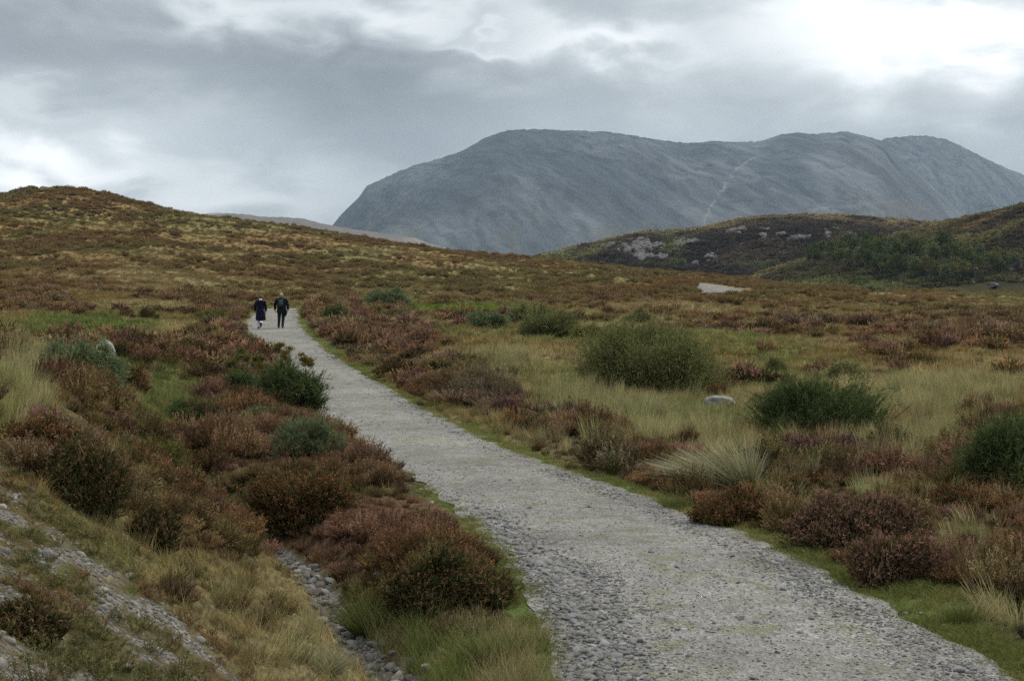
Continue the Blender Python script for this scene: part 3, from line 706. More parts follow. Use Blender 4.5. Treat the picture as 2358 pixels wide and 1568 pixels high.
# ------------------------------------------------------------------ moor vegetation
BANDS = [(6, 16, 30), (16, 26, 24), (26, 45, 17), (45, 80, 10), (80, 140, 6.0), (140, 240, 3.4), (240, 356, 2.2)]
def inpoly(px, py, poly):
    k = np.zeros(len(px), bool)
    for (x0, y0), (x1, y1) in zip(poly, poly[1:] + poly[:1]): k ^= ((y0 > py) != (y1 > py)) & (px < (x1 - x0) * (py - y0) / (y1 - y0 + 1e-9) + x0)
    return k
RP = [(1450, 1000, 230, 55), (1330, 960, 110, 60), (1720, 1100, 150, 50), (2080, 1040, 160, 35), (2250, 1270, 150, 60), (1130, 1530, 170, 60), (50, 890, 70, 90), (1640, 985, 110, 40), (1820, 1010, 90, 20), (690, 1500, 70, 50), (2300, 1400, 90, 60), (1150, 850, 90, 40), (2150, 930, 200, 40), (1960, 1150, 160, 30), (820, 1400, 50, 40)]
def moor():
    x, d = sample(BANDS)
    fd = field(x, d); n = len(x); r = R.rand(n)
    h, s = height(x, d); z = -h
    ok = (s > .10) & ~inpoly(fd['px'], fd['py'], [(1597, 652), (1650, 654), (1738, 670), (1738, 676), (1690, 681), (1616, 684)])
    # a little knot of plant per point; heather where the field says so, otherwise grass
    bareP = np.clip(sm(-.15, .25, fd['B']), 0, .93)
    live = ok & (R.rand(n) > bareP) & (R.rand(n) > fd['V'] * .97) & (R.rand(n) > fd['ditch'] * .97)
    isH = live & (fd['H'] + (R.rand(n) - .5) * .75 > .52); isG = live & ~isH
    near = d < 45; x0 = x; z0 = z
    edge = np.clip(s / .6, .4, 1)
    # heather
    Hn = [proto('heather_sprigs', fmesh('heather_sprigs', heather_geo(n_, rad, hg, 12, .0085, fl)), M_FOL) for n_, rad, hg, fl in ((150, .26, .30, .7), (130, .22, .34, .55), (170, .30, .26, .65), (120, .20, .24, .4))]
    Hf = [proto('heather_sprigs', fmesh('heather_sprigs', heather_geo(n_, rad, hg, 4, .032, fl)), M_FOL) for n_, rad, hg, fl in ((60, .36, .30, .8), (50, .30, .34, .7), (70, .42, .26, .8))]
    def put(name, m, protos, kind, smin, smax, label, cat, zoff=-.03, tilt=.12, fl=(1, 1), grow=0.):
        i = np.where(m)[0]
        c1, c2 = cols({k: v[i] for k, v in fd.items()}, x[i], d[i], kind)
        k = (smin + (smax - smin) * R.rand(len(i)) ** 1.2) * edge[i] * (1 + grow * sm(60, 300, d[i]))
        patch = .28 + 1.2 * sm(.25, .75, fbm(x[i] / 1.3, d[i] / 1.3, 77, 2))
        if kind == 'heather': k = k * patch
        k = k * np.where(fd['sc'][i] > .3, .5, 1) * (1 - .45 * np.exp(-((x[i] - x_ditch(d[i])) / .7) ** 2) * (d[i] < 20)) * (1 - .32 * sm(26, 20, d[i]))
        scl = np.stack([k * (.85 + .35 * R.rand(len(i))), k * (.85 + .35 * R.rand(len(i))), k * (.7 + .5 * R.rand(len(i)))], 1)
        P = np.stack([x[i], d[i], z[i] + zoff], 1)
        return scatter_object(name, P, rots(len(i), tilt), scl, R.randint(0, len(protos), len(i)), c1, c2, protos, label, cat)
    put('heather', isH & near, Hn, 'heather', .75, 1.35, 'rust and pink heather covering the banks on both sides of the track', 'heather')
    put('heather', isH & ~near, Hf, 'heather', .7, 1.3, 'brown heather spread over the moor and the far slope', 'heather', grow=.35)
    Gn = [proto('grass_tuft', fmesh('grass_tuft', grass_geo(n_, rad, hg, w, ln, 3, dr, dead)), M_FOL) for n_, rad, hg, w, ln, dr, dead in ((110, .14, .26, .006, .6, .4, .6), (90, .11, .34, .006, .45, .3, .8), (130, .17, .18, .006, .8, .4, .4))]
    Gf = [proto('grass_tuft', fmesh('grass_tuft', grass_geo(n_, rad, hg, w, ln, 2, dr, dead)), M_FOL) for n_, rad, hg, w, ln, dr, dead in ((55, .30, .30, .022, .6, .4, .8), (45, .24, .38, .020, .4, .3, .9), (60, .36, .20, .026, .8, .4, .6))]
    put('grass', isG & near, Gn, 'grass', .7, 1.4, 'straw and green moor grass between the heather', 'grass')
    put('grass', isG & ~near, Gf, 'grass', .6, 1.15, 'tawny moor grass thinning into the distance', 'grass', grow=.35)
    rr = np.zeros(n)
    for cx, cy, rx, ry in RP: rr = np.maximum(rr, np.exp(-(((fd['px'] - cx) / rx) ** 2 + ((fd['py'] - cy) / ry) ** 2) ** 1.5))
    rr = rr * (1 - np.exp(-((fd['px'] - 1655) / 60) ** 2 - ((fd['py'] - 957) / 20) ** 2))
    Rs = [proto('rush', fmesh('rush', grass_geo(70, .13, hg, .009, .28, 3, .22, .85, dx)), M_FOL) for hg, dx in ((.55, -.35), (.65, -.15), (.5, -.5))]
    isR = live & (s > .5) & (d < 60) & (R.rand(n) < rr * .8 * (1 - .85 * fd['hs']))
    put('rushes', isR, Rs, 'rush', .65, 1.2, 'tall pale rushes and dead grass leaning in the damp ground', 'rushes', tilt=.08)
    low = (s > .05) & (d < 75) & (R.rand(n) > bareP) & (R.rand(n) < .75) & (fd['ditch'] < .3) & (R.rand(n) > fd['sc'] * .55)
    x = x + .1 * R.normal(size=n); z = -height(x, d)[0]
    put('grass', low, Gn, 'grass', .35, .75, 'low olive grass filling the gaps between the heather clumps', 'grass')
    # sparse tall blades standing up out of heather and grass
    Tl = [proto('grass_stalks', fmesh('grass_stalks', grass_geo(14, .10, .55, .0045, .35, 3, .25, 1.)), M_FOL), proto('grass_stalks', fmesh('grass_stalks', grass_geo(22, .12, .45, .005, .5, 3, .35, 1.)), M_FOL)]
    x = x0; z = z0
    put('grass_stalks', live & (d < 60) & (R.rand(n) < .05 + .22 * (fd['S'] > .6)), Tl, 'grass', .7, 1.2, 'thin pale seed stalks standing above the heather', 'grass')
    return x, d
moor()
def verge():
    x, d = sample([(8, 20, 190), (20, 34, 90), (34, 60, 34), (60, 112, 10)], 300, 2600)
    s, right = pdist(x, d)
    k = (s > -.22) & (s < 1.5); x, d = x[k], d[k]
    fd = field(x, d); k = (R.rand(len(x)) < fd['V'] * np.where(fd['right'], .85, .7) * sm(-.22, .12, fd['s']) * sm(.25, .5, fbm(x / .35, d / .35, 61, 3))); x, d = x[k], d[k]; fd = {a: b[k] for a, b in fd.items()}
    z = -height(x, d)[0]; n = len(x)
    ps = [proto('short_grass', fmesh('short_grass', grass_geo(70, .09, .075, w, .9, 2, .4, .25)), M_FOL) for w in (.005, .006)]
    t = fbm(x / 1.5, d / 1.5, 11, 3)[:, None]; c = (GREEN * .55 + OLIVE * .4) * (1 - sm(.35, .6, t)) + PALEG * .85 * sm(.35, .6, t); c2 = c * 1.15 + C(.05, .04, .01)
    sc = (.8 + .8 * R.rand(n)) * (1 + .6 * sm(20, 60, d)); scatter_object('short_grass', np.stack([x, d, z + .0], 1), rots(n), np.stack([sc, sc, sc * (.5 + .8 * R.rand(n))], 1), R.randint(0, 2, n), c, c2, ps, 'short green turf along both edges of the gravel track', 'grass')
verge()
def meadow():
    x, d = sample([(10.5, 15.5, 75)], 860, 1300); fd = field(x, d); k = (fd['s'] > .08) & (fd['ditch'] < .25) & (fd['py'] > 1405 + .28 * np.abs(fd['px'] - 1000)) & (R.rand(len(x)) < .9); x, d = x[k], d[k]
    fd = {a: b[k] for a, b in fd.items()}; z = -height(x, d)[0]; n = len(x); t = fbm(x / .6, d / .6, 15, 3) + (R.rand(n) - .5) * .3
    ps = [proto('grass_tuft', fmesh('grass_tuft', grass_geo(60, .11, hg, .0045, .5, 3, .35, dd)), M_FOL) for hg, dd in ((.26, .5), (.36, .8), (.2, .3))]
    c = mix(C(.13, .17, .045), C(.20, .19, .08), sm(.4, .65, t)); c2 = mix(C(.24, .27, .09), C(.44, .36, .19), sm(.38, .66, t)); sc = .7 + .6 * R.rand(n)
    scatter_object('grass', np.stack([x, d, z - .02], 1), rots(n, .12), np.stack([sc, sc, sc], 1), R.randint(0, 3, n), c, c2, ps, 'long green and straw grass at the lower left edge of the track', 'grass')
meadow()
def moss():
    x, d = sample([(6, 10, 170), (10, 15, 130), (15, 20, 60)], -220, 950)
    fd = field(x, d); k = (fd['sc'] > .15) & (fd['s'] > .1) & (fd['ditch'] < .3) & (R.rand(len(x)) > .97 * sm(-.15, .25, fd['B'])); x, d = x[k], d[k]
    z = -height(x, d)[0]; n = len(x); ps = [proto('short_grass', fmesh('short_grass', grass_geo(60, .10, .085, .0035, 1.0, 2, .5, .6)), M_FOL), proto('heather_shoots', fmesh('heather_shoots', heather_geo(30, .10, .10, 8, .005, .6)), M_FOL)]
    t = fbm(x / .7, d / .7, 11, 3); r = R.rand(n); c = mix(C(.10, .11, .035), C(.15, .10, .045), sm(.4, .6, t + (r - .5) * .3)); c2 = mix(C(.24, .21, .10), C(.27, .16, .085), sm(.42, .6, t + (R.rand(n) - .5) * .4)) * (.7 + .6 * R.rand(n))[:, None]
    sc = .45 + .6 * R.rand(n) ** 1.5; scatter_object('moss', np.stack([x, d, z], 1), rots(n, .25), np.stack([sc, sc, sc * (.5 + .8 * R.rand(n))], 1), (R.rand(n) < .35).astype(int), c, c2, ps, 'olive moss and thin grass between the stones of the gravel bank', 'moss')
moss()

# ------------------------------------------------------------------ loose stones
M_STONE = stone_mat('loose_stone', ((.20, .195, .185), (.30, .29, .275), (.42, .41, .39)), 3., inst=True)
STONES = [proto('pebble', stone_mesh('pebble', i, 1, .55 + .1 * (i % 3), .3, 5), M_STONE) for i in range(6)]
def pebbles():
    x, d = sample([(9.5, 16, 1300), (16, 25, 420), (25, 45, 110), (45, 100, 20)], 350, 2500)
    s, right = pdist(x, d); a, b = xl(d), xr(d); t = (x - a) / (b - a)
    px = CX + F * x / d; py = HY + F * h_path(d) / d
    rough = np.exp(-((t - .10 - .05 * np.sin(d)) / .13) ** 2) * sm(22, 17, d) + .5 * np.exp(-((t - .9) / .09) ** 2) + .22 * np.exp(-((t - .08) / .08) ** 2)
    rough = rough * (.35 + 1.3 * fbm(x / .6, d / .8, 19, 3))
    dens = np.clip(.16 + .9 * rough, 0, 1)
    k = (s < .10 + .18 * R.rand(len(x)) ** 2) & (R.rand(len(x)) < dens); x, d, t, rough, s = x[k], d[k], t[k], rough[k], s[k]
    n = len(x); z = np.where(s < 0, path_z(x, d), -height(x, d)[0])
    size = (.006 + .010 * R.rand(n) ** 2 + rough * .040 * R.rand(n) ** 2.6 + .02 * (R.rand(n) > .992)) * (1 + .6 * sm(20, 60, d))
    g = (.16 + .22 * R.rand(n) ** 1.2 + .18 * (R.rand(n) > .93))[:, None]; c = g * C(1, .985, .94) * (1 + .06 * R.normal(size=(n, 1)) * C(1, 0, -1))
    scl = size[:, None] * (.8 + .4 * R.rand(n, 3)) * C(1.2, 1.2, .8)
    scatter_object('gravel', np.stack([x, d, z + size * .15], 1), rots(n, .3), scl, R.randint(0, 6, n), c, c, STONES, 'loose grey gravel lying over the track', 'gravel')
pebbles()
def scree():
    x, d = sample([(6, 12, 900), (12, 20, 420), (20, 40, 90)], -200, 1050)
    fd = field(x, d); k = R.rand(len(x)) < np.maximum(sm(-.05, .55, fd['B']), .14 * (fd['sc'] > .3)) * np.where(fd['s'] > .1, 1, 0) * np.where(fd['ditch'] > .2, .5, .85)
    x, d = x[k], d[k]; fd = {a: b[k] for a, b in fd.items()}; z = -height(x, d)[0]; n = len(x)
    size = .006 + .016 * R.rand(n) ** 2.5 + .03 * (R.rand(n) > .985) + .035 * fd['ditch'] * R.rand(n)
    g = (.15 + .28 * R.rand(n) + .25 * (R.rand(n) > .90))[:, None]; c = g * mix(C(.92, .84, .70), C(.50, .42, .33), fd['ditch'] * .9)
    scl = size[:, None] * (.8 + .5 * R.rand(n, 3))
    scatter_object('scree', np.stack([x, d, z + size * .2], 1), rots(n, .4), scl, R.randint(0, 6, n), c, c, STONES, 'small pale stones strewn down the gravel bank', 'scree')
scree()

def hill_cover():
    rs = np.random.RandomState(9); pr = [proto('hill_clump', fmesh('hill_clump', heather_geo(34, .5, .32, 3, .12, .7)), M_FOL) for _ in range(3)]
    for zat, n, lab, a, b in ((z_right, 42000, 'rough dark heather and bracken clothing the right hillside', .9, 2.6), (z_mid, 36000, 'dark heather clothing the low hill with the crags', 1.2, 3.4)):
        X, D, Z, P, k = zat.rnd(n, .12, .985, rs); m = (P > 1200) & (P < 2440); X, D, Z, P, k = (q[m] for q in (X, D, Z, P, k)); n = len(X)
        sc = a + (b - a) * rs.rand(n) ** 3; v = (.7 + 1.2 * rs.rand(n))[:, None] * (.5 + 1.1 * fbm(X / 12, D / 12, 4, 3))[:, None]
        scatter_object('heather', np.stack([X, D, Z - .15], 1), rots(n, .15), np.stack([sc, sc, sc * (.4 + .7 * rs.rand(n))], 1), rs.randint(0, 3, n), k * v, k * v * 1.9, pr, lab, 'heather')
hill_cover()
# ------------------------------------------------------------------ bushes
def fmat(name, a, b, transl=.25): return foliage_mat(name, False, a, b, transl)
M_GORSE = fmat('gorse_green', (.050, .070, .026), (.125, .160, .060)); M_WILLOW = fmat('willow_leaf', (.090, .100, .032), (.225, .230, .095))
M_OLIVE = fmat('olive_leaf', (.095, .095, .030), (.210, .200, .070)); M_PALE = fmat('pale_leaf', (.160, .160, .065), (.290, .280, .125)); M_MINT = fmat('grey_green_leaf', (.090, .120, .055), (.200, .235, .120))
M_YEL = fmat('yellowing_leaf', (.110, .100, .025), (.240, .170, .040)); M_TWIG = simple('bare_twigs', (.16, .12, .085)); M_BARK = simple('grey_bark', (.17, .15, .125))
M_HRUST = fmat('heather_rust', (.085, .085, .032), (.235, .114, .056), .15); M_HPINK = fmat('heather_pink', (.085, .080, .036), (.290, .155, .115), .15)
M_HPURP = fmat('heather_purple', (.085, .075, .040), (.300, .135, .150), .15); M_HDARK = fmat('heather_dark', (.065, .075, .028), (.185, .120, .060), .15)
M_RUSH = fmat('rush_blades', (.12, .14, .05), (.46, .42, .27)); M_TUSS = fmat('tussock_green', (.105, .130, .035), (.270, .250, .110)); M_BIRCH = fmat('birch_leaf', (.060, .080, .026), (.115, .140, .050))
def lobes(n, w, dp, h, rs):
    """centres of leafy lobes filling an uneven dome"""
    a = rs.rand(n) * 6.283; u = rs.rand(n); el = np.arcsin(rs.rand(n) * .95 + .0)
    r = .35 + .55 * rs.rand(n) ** .6
    c = np.stack([np.cos(a) * np.cos(el) * r * w, np.sin(a) * np.cos(el) * r * dp, (np.sin(el) * r * .9 + .10) * h], 1)
    return c, (.55 + .5 * rs.rand(n))
def bush_foliage(w, dp, h, style, seed, dens=1.0, px=.03):
    """w, dp half-widths, h height; px = size of a picture pixel in metres there"""
    rs = np.random.RandomState(seed); P = []
    nl = int(46 + 10 * w * dens)
    c, k = lobes(nl, w * .86, dp * .86, h * .84, rs)
    if style == 'heather':
        n = int(3400 * dens); j = rs.randint(0, nl, n)
        base = c[j] + rs.normal(size=(n, 3)) * C(.14 * w, .14 * dp, .10 * h)
        d0 = base / C(w, dp, h) * C(.8, .8, .5) + C(0, 0, .8) + rs.normal(size=(n, 3)) * .25
        L = .030 + .035 * rs.rand(n); fl = (rs.rand(n) < .75).astype(float)
        P.append(blades(base, d0, L * 1.5, .006, 2, None, 0, fl * .3, rs.rand(n)))
        nrm = d0 / np.linalg.norm(d0, axis=1, keepdims=True)
        for i in range(8):
            t = rs.rand(n); P.append(blades(base + nrm * (L * 1.5 * t)[:, None], nrm + rs.normal(size=(n, 3)) * .8, .024, .011, 1, None, fl * t, fl * t, rs.rand(n), .3))
    elif style == 'gorse':
        ns = int(1000 * dens); j = rs.randint(0, nl, ns)
        base = c[j] + rs.normal(size=(ns, 3)) * C(.13 * w, .13 * dp, .10 * h)
        out = base / C(w, dp, h); d0 = out * C(.9, .9, .5) + C(0, 0, .7) + rs.normal(size=(ns, 3)) * .3; d0 /= np.linalg.norm(d0, axis=1, keepdims=True)
        L = (.14 + .16 * rs.rand(ns)) * min(1, h + .3)
        P.append(blades(base, d0, L, .012, 2, None, 0, .6, rs.rand(ns)))
        for i in range(16):
            t = rs.rand(ns); a = base + d0 * (L * t)[:, None]
            P.append(blades(a, d0 * .9 + rs.normal(size=(ns, 3)) * .6, .035 + .045 * rs.rand(ns), max(.008, px * .45), 1, None, t * .8, .2 + t * .8, rs.rand(ns), .25))
    else:
        n = int(15000 * dens); j = rs.randint(0, nl, n)
        base = c[j] + rs.normal(size=(n, 3)) * C(.13 * w, .13 * dp, .11 * h)
        out = base / C(w, dp, h); rr = np.linalg.norm(out, axis=1)
        base[:, 2] = np.maximum(base[:, 2], .03 + .05 * rs.rand(n))
        d0 = out * C(.7, .7, .5) + C(0, 0, .6) + rs.normal(size=(n, 3)) * .6
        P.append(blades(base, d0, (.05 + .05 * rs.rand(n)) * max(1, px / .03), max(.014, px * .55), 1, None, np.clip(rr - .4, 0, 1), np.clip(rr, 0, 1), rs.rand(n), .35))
        ns = int(420 * dens); j = rs.randint(0, nl, ns); b = c[j] * (1 + .12 * rs.rand(ns, 1)); dd = b / C(w, dp, h) * .6 + C(0, 0, .8) + rs.normal(size=(ns, 3)) * .15
        L = (.22 + .2 * rs.rand(ns)) * min(1.2, h)
        dd /= np.linalg.norm(dd, axis=1, keepdims=True)
        for i in range(7):
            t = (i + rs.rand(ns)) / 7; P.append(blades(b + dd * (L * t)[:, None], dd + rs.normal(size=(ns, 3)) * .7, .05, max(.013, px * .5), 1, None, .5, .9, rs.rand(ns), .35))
    V, Fc, f, v = join(P); return V, Fc, f, v
def tube(pts, rad, seg=5):
    pts = np.asarray(pts, float); rad = np.broadcast_to(rad, (len(pts),)); V = []
    t0 = pts[-1] - pts[0]; ref = C(1, 0, 0) if abs(t0[2]) > .6 * np.linalg.norm(t0) else C(0, 0, 1)
    for i, p in enumerate(pts):
        t = pts[min(i + 1, len(pts) - 1)] - pts[max(i - 1, 0)]; t = t / (np.linalg.norm(t) + 1e-9)
        a = np.cross(t, ref); a /= np.linalg.norm(a) + 1e-9; b = np.cross(t, a)
        for k in range(seg):
            q = 2 * math.pi * k / seg; V.append(p + (a * math.cos(q) + b * math.sin(q)) * rad[i])
    Fc = []
    for i in range(len(pts) - 1):
        for k in range(seg): Fc.append((i * seg + k, i * seg + (k + 1) % seg, (i + 1) * seg + (k + 1) % seg, (i + 1) * seg + k))
    return np.array(V), np.array(Fc)
def tubes(lst, seg=5):
    V = []; Fc = []; o = 0
    for p, r in lst:
        v, f = tube(p, r, seg); V.append(v); Fc.append(f + o); o += len(v)
    return np.concatenate(V), [np.concatenate(Fc)]
def stems(w, dp, h, seed, n=26, r=.018, top=.85):
    rs = np.random.RandomState(seed + 7); L = []
    for i in range(n):
        a = rs.rand() * 6.283; q = .3 + .6 * rs.rand(); e = C(math.cos(a) * w * q, math.sin(a) * dp * q, h * (top - .25 * rs.rand())); s = C(rs.normal() * .08 * w, rs.normal() * .08 * dp, -.08)
        m = s * .5 + e * .5 + C(-e[0] * .12, -e[1] * .12, h * .03) + rs.normal(size=3) * .03 * h
        L.append(([s, s * .75 + m * .25, m, e], [r, r * .8, r * .55, r * .25]))
    return tubes(L, 4)
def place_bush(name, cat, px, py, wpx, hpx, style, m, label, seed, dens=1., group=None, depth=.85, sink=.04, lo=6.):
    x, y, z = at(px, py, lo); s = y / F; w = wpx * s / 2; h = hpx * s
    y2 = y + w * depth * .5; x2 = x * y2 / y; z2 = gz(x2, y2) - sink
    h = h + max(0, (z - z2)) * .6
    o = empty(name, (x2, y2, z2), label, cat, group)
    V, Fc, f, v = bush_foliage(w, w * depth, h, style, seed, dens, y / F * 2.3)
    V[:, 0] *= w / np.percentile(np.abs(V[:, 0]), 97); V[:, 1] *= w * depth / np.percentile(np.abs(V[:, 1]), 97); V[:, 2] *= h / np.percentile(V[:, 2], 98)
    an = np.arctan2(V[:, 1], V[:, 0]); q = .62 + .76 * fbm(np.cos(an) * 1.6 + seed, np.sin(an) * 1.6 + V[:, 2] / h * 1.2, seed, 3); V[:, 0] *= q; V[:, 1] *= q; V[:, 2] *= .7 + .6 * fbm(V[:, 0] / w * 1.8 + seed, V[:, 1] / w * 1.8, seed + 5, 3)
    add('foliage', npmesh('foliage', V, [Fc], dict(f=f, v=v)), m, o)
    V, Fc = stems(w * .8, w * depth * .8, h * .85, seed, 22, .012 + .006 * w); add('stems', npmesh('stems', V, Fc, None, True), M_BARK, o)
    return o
B = place_bush
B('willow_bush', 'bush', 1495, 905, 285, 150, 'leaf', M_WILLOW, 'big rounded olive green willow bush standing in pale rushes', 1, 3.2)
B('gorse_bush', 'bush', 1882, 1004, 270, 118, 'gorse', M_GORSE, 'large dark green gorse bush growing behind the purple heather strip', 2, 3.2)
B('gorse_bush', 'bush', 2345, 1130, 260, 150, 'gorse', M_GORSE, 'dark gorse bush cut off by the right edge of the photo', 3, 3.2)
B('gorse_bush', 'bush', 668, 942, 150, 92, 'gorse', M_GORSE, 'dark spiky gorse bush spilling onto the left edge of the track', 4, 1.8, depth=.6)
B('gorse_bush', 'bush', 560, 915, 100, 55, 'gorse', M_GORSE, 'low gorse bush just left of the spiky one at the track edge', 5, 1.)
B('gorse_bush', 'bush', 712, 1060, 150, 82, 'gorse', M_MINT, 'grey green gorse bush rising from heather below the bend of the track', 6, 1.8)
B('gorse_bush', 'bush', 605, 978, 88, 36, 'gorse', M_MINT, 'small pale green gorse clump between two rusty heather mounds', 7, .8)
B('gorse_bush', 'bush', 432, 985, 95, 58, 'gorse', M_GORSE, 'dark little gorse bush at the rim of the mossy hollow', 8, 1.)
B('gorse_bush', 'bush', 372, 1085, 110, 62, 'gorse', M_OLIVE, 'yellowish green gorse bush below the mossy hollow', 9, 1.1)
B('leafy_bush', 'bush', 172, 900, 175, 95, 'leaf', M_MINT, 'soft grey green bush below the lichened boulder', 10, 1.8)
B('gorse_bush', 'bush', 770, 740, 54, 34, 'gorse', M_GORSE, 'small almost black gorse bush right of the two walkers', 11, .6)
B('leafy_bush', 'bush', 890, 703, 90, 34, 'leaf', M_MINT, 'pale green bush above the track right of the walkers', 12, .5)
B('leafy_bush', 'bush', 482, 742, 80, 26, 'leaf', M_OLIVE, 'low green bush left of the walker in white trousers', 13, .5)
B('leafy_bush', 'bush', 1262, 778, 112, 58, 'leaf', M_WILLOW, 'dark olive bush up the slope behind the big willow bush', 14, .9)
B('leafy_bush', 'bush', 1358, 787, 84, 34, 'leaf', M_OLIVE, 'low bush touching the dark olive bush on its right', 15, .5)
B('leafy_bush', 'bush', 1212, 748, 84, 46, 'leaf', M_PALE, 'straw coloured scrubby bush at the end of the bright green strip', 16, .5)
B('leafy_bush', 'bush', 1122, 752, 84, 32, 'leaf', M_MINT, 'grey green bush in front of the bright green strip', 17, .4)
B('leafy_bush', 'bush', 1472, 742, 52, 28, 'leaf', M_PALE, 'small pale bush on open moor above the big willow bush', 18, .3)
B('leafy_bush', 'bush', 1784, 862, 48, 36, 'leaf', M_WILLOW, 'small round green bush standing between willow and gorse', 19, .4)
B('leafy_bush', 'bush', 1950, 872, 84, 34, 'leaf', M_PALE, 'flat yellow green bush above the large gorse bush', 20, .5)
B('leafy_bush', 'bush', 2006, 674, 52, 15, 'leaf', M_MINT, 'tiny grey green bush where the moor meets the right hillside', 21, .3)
B('leafy_bush', 'bush', 1655, 915, 46, 26, 'heather', M_HRUST, 'rusty heather mound behind the pale boulder', 22, .6)
# heather mounds that stand out on their own
HM = [(85, 1075, 170, 105, M_HRUST, 'rusty heather bush at the left edge above the gravel bank', 1.8), (195, 1175, 170, 140, M_HDARK, 'large dark heather bush overhanging the gravel bank', 2.), (285, 838, 58, 46, M_HDARK, 'dark brown heather bush right of the lichened boulder', .8),
 (298, 902, 74, 52, M_HRUST, 'round rusty heather bush at the top of the mossy hollow', .9), (222, 936, 60, 50, M_HPURP, 'purple flowering heather bush below the grey green bush', .7),
 (255, 1005, 90, 52, M_HPINK, 'dull red heather bush left of the mossy hollow', .9), (440, 1040, 60, 44, M_HDARK, 'dark heather bush at the foot of the mossy hollow', .7),
 (1962, 1250, 260, 88, M_HPINK, 'long pinkish heather mound overhanging the green verge', 2.4), (1900, 1078, 270, 60, M_HPURP, 'purple heather mound in front of the large gorse bush', 2.),
 (2060, 1345, 190, 95, M_HPINK, 'pale pink heather mound lowest on the right verge', 2.), (1690, 1210, 150, 64, M_HRUST, 'bright rust heather mound in front of the leaning rushes', 1.5),
 (2200, 1185, 130, 60, M_HRUST, 'red heather bush below the gorse at the right edge', 1.3), (1030, 1405, 230, 110, M_HDARK, 'big dark heather bush overhanging the stream bed by the grassy corner', 2.8),
 (700, 1215, 210, 110, M_HRUST, 'broad rust heather mound left of the track above the stream bed', 2.2), (350, 1262, 120, 80, M_HDARK, 'small dark heather bush at the edge of the gravel bank', 1.),
 (500, 1000, 84, 44, M_HPINK, 'pinkish heather bush between the two small gorse bushes', .8), (60, 1470, 150, 70, M_HDARK, 'dark heather bush low on the gravel bank at the left edge', 1.4),
 (1175, 960, 90, 36, M_HPURP, 'mauve heather clump on the right verge by the bend', .9), (340, 738, 46, 26, M_HDARK, 'small dark heather bush uphill left of the walkers', .5),
 (1520, 1085, 150, 44, M_HRUST, 'rusty heather mound left of the leaning rushes', 1.3), (2085, 838, 120, 22, M_HDARK, 'flat dark heather patch alone on the right moor', .8)]
for i, (px, py, w, h, m, lab, dn) in enumerate(HM): B('heather_bush', 'heather', px, py, w, h, 'heather', m, lab, 40 + i, dn, 'heather bushes standing out from the moor', .7, .05)

# rushes and tussocks
def tussock(name, px, py, wpx, hpx, m, label, n=380, lean=(0, 0), dead=.6, lw=.006):
    x, y, z = at(px, py); s = y / F; w = wpx * s / 2; h = hpx * s
    rs = np.random.RandomState(int(px)); a = rs.rand(n) * 6.283; r = np.sqrt(rs.rand(n)) * w * .45
    base = np.stack([np.cos(a) * r, np.sin(a) * r, np.full(n, -.04)], 1)
    dv = np.stack([np.cos(a) * r / w * 1.7 + lean[0] + rs.normal(size=n) * .2, np.sin(a) * r / w * 1.7 + lean[1] + rs.normal(size=n) * .2, np.ones(n)], 1)
    b = dv * C(1, 1, 0) * .35; b[:, 2] = -.12; fl = (rs.rand(n) < dead) * 1.
    V, Fc, f, v = blades(base, dv, h * (.5 + .6 * rs.rand(n)), lw * (.7 + .6 * rs.rand(n)), 4, b * h, 0, fl, rs.rand(n), .1)
    o = empty(name, (x, y, gz(x, y)), label, 'grass')
    add('blades', npmesh('blades', V, [Fc], dict(f=f, v=v)), m, o)
    return o
tussock('rush_tussock', 1705, 1135, 150, 150, M_RUSH, 'tall pale rush tussock leaning left over the rust heather mound', 2400, (-.7, 0), .85, .013)
tussock('rush_tussock', 1480, 965, 150, 80, M_RUSH, 'straight pale rushes in front of the big willow bush', 600, (.1, 0), .75, .009)
tussock('rush_tussock', 1325, 985, 170, 90, M_RUSH, 'pale rushes blown left beside the bare twiggy shrub', 600, (-.6, 0), .8, .009)
tussock('rush_tussock', 1575, 1010, 160, 75, M_RUSH, 'rush tussock in the damp hollow below the pale boulder', 500, (-.35, 0), .6, .009)
tussock('grass_tussock', 850, 1452, 150, 120, M_TUSS, 'bright green grass tussock hanging over the dry stream bed', 900, (-.15, 0), .35)
tussock('grass_tussock', 2215, 1432, 90, 56, M_TUSS, 'dark green grass tussock alone on the short turf at the right', 500, (.1, 0), .15)
tussock('grass_tussock', 745, 1545, 120, 80, M_RUSH, 'pale dead grass tussock left of the stream bed at the bottom', 500, (.5, 0), .9)
tussock('grass_tussock', 1140, 1520, 200, 90, M_TUSS, 'fresh green grass tussock at the lower left track edge', 900, (0, 0), .5)
tussock('grass_tussock', 1560, 1170, 90, 60, M_TUSS, 'small green grass tussock left of the leaning rushes', 400, (-.2, 0), .3)

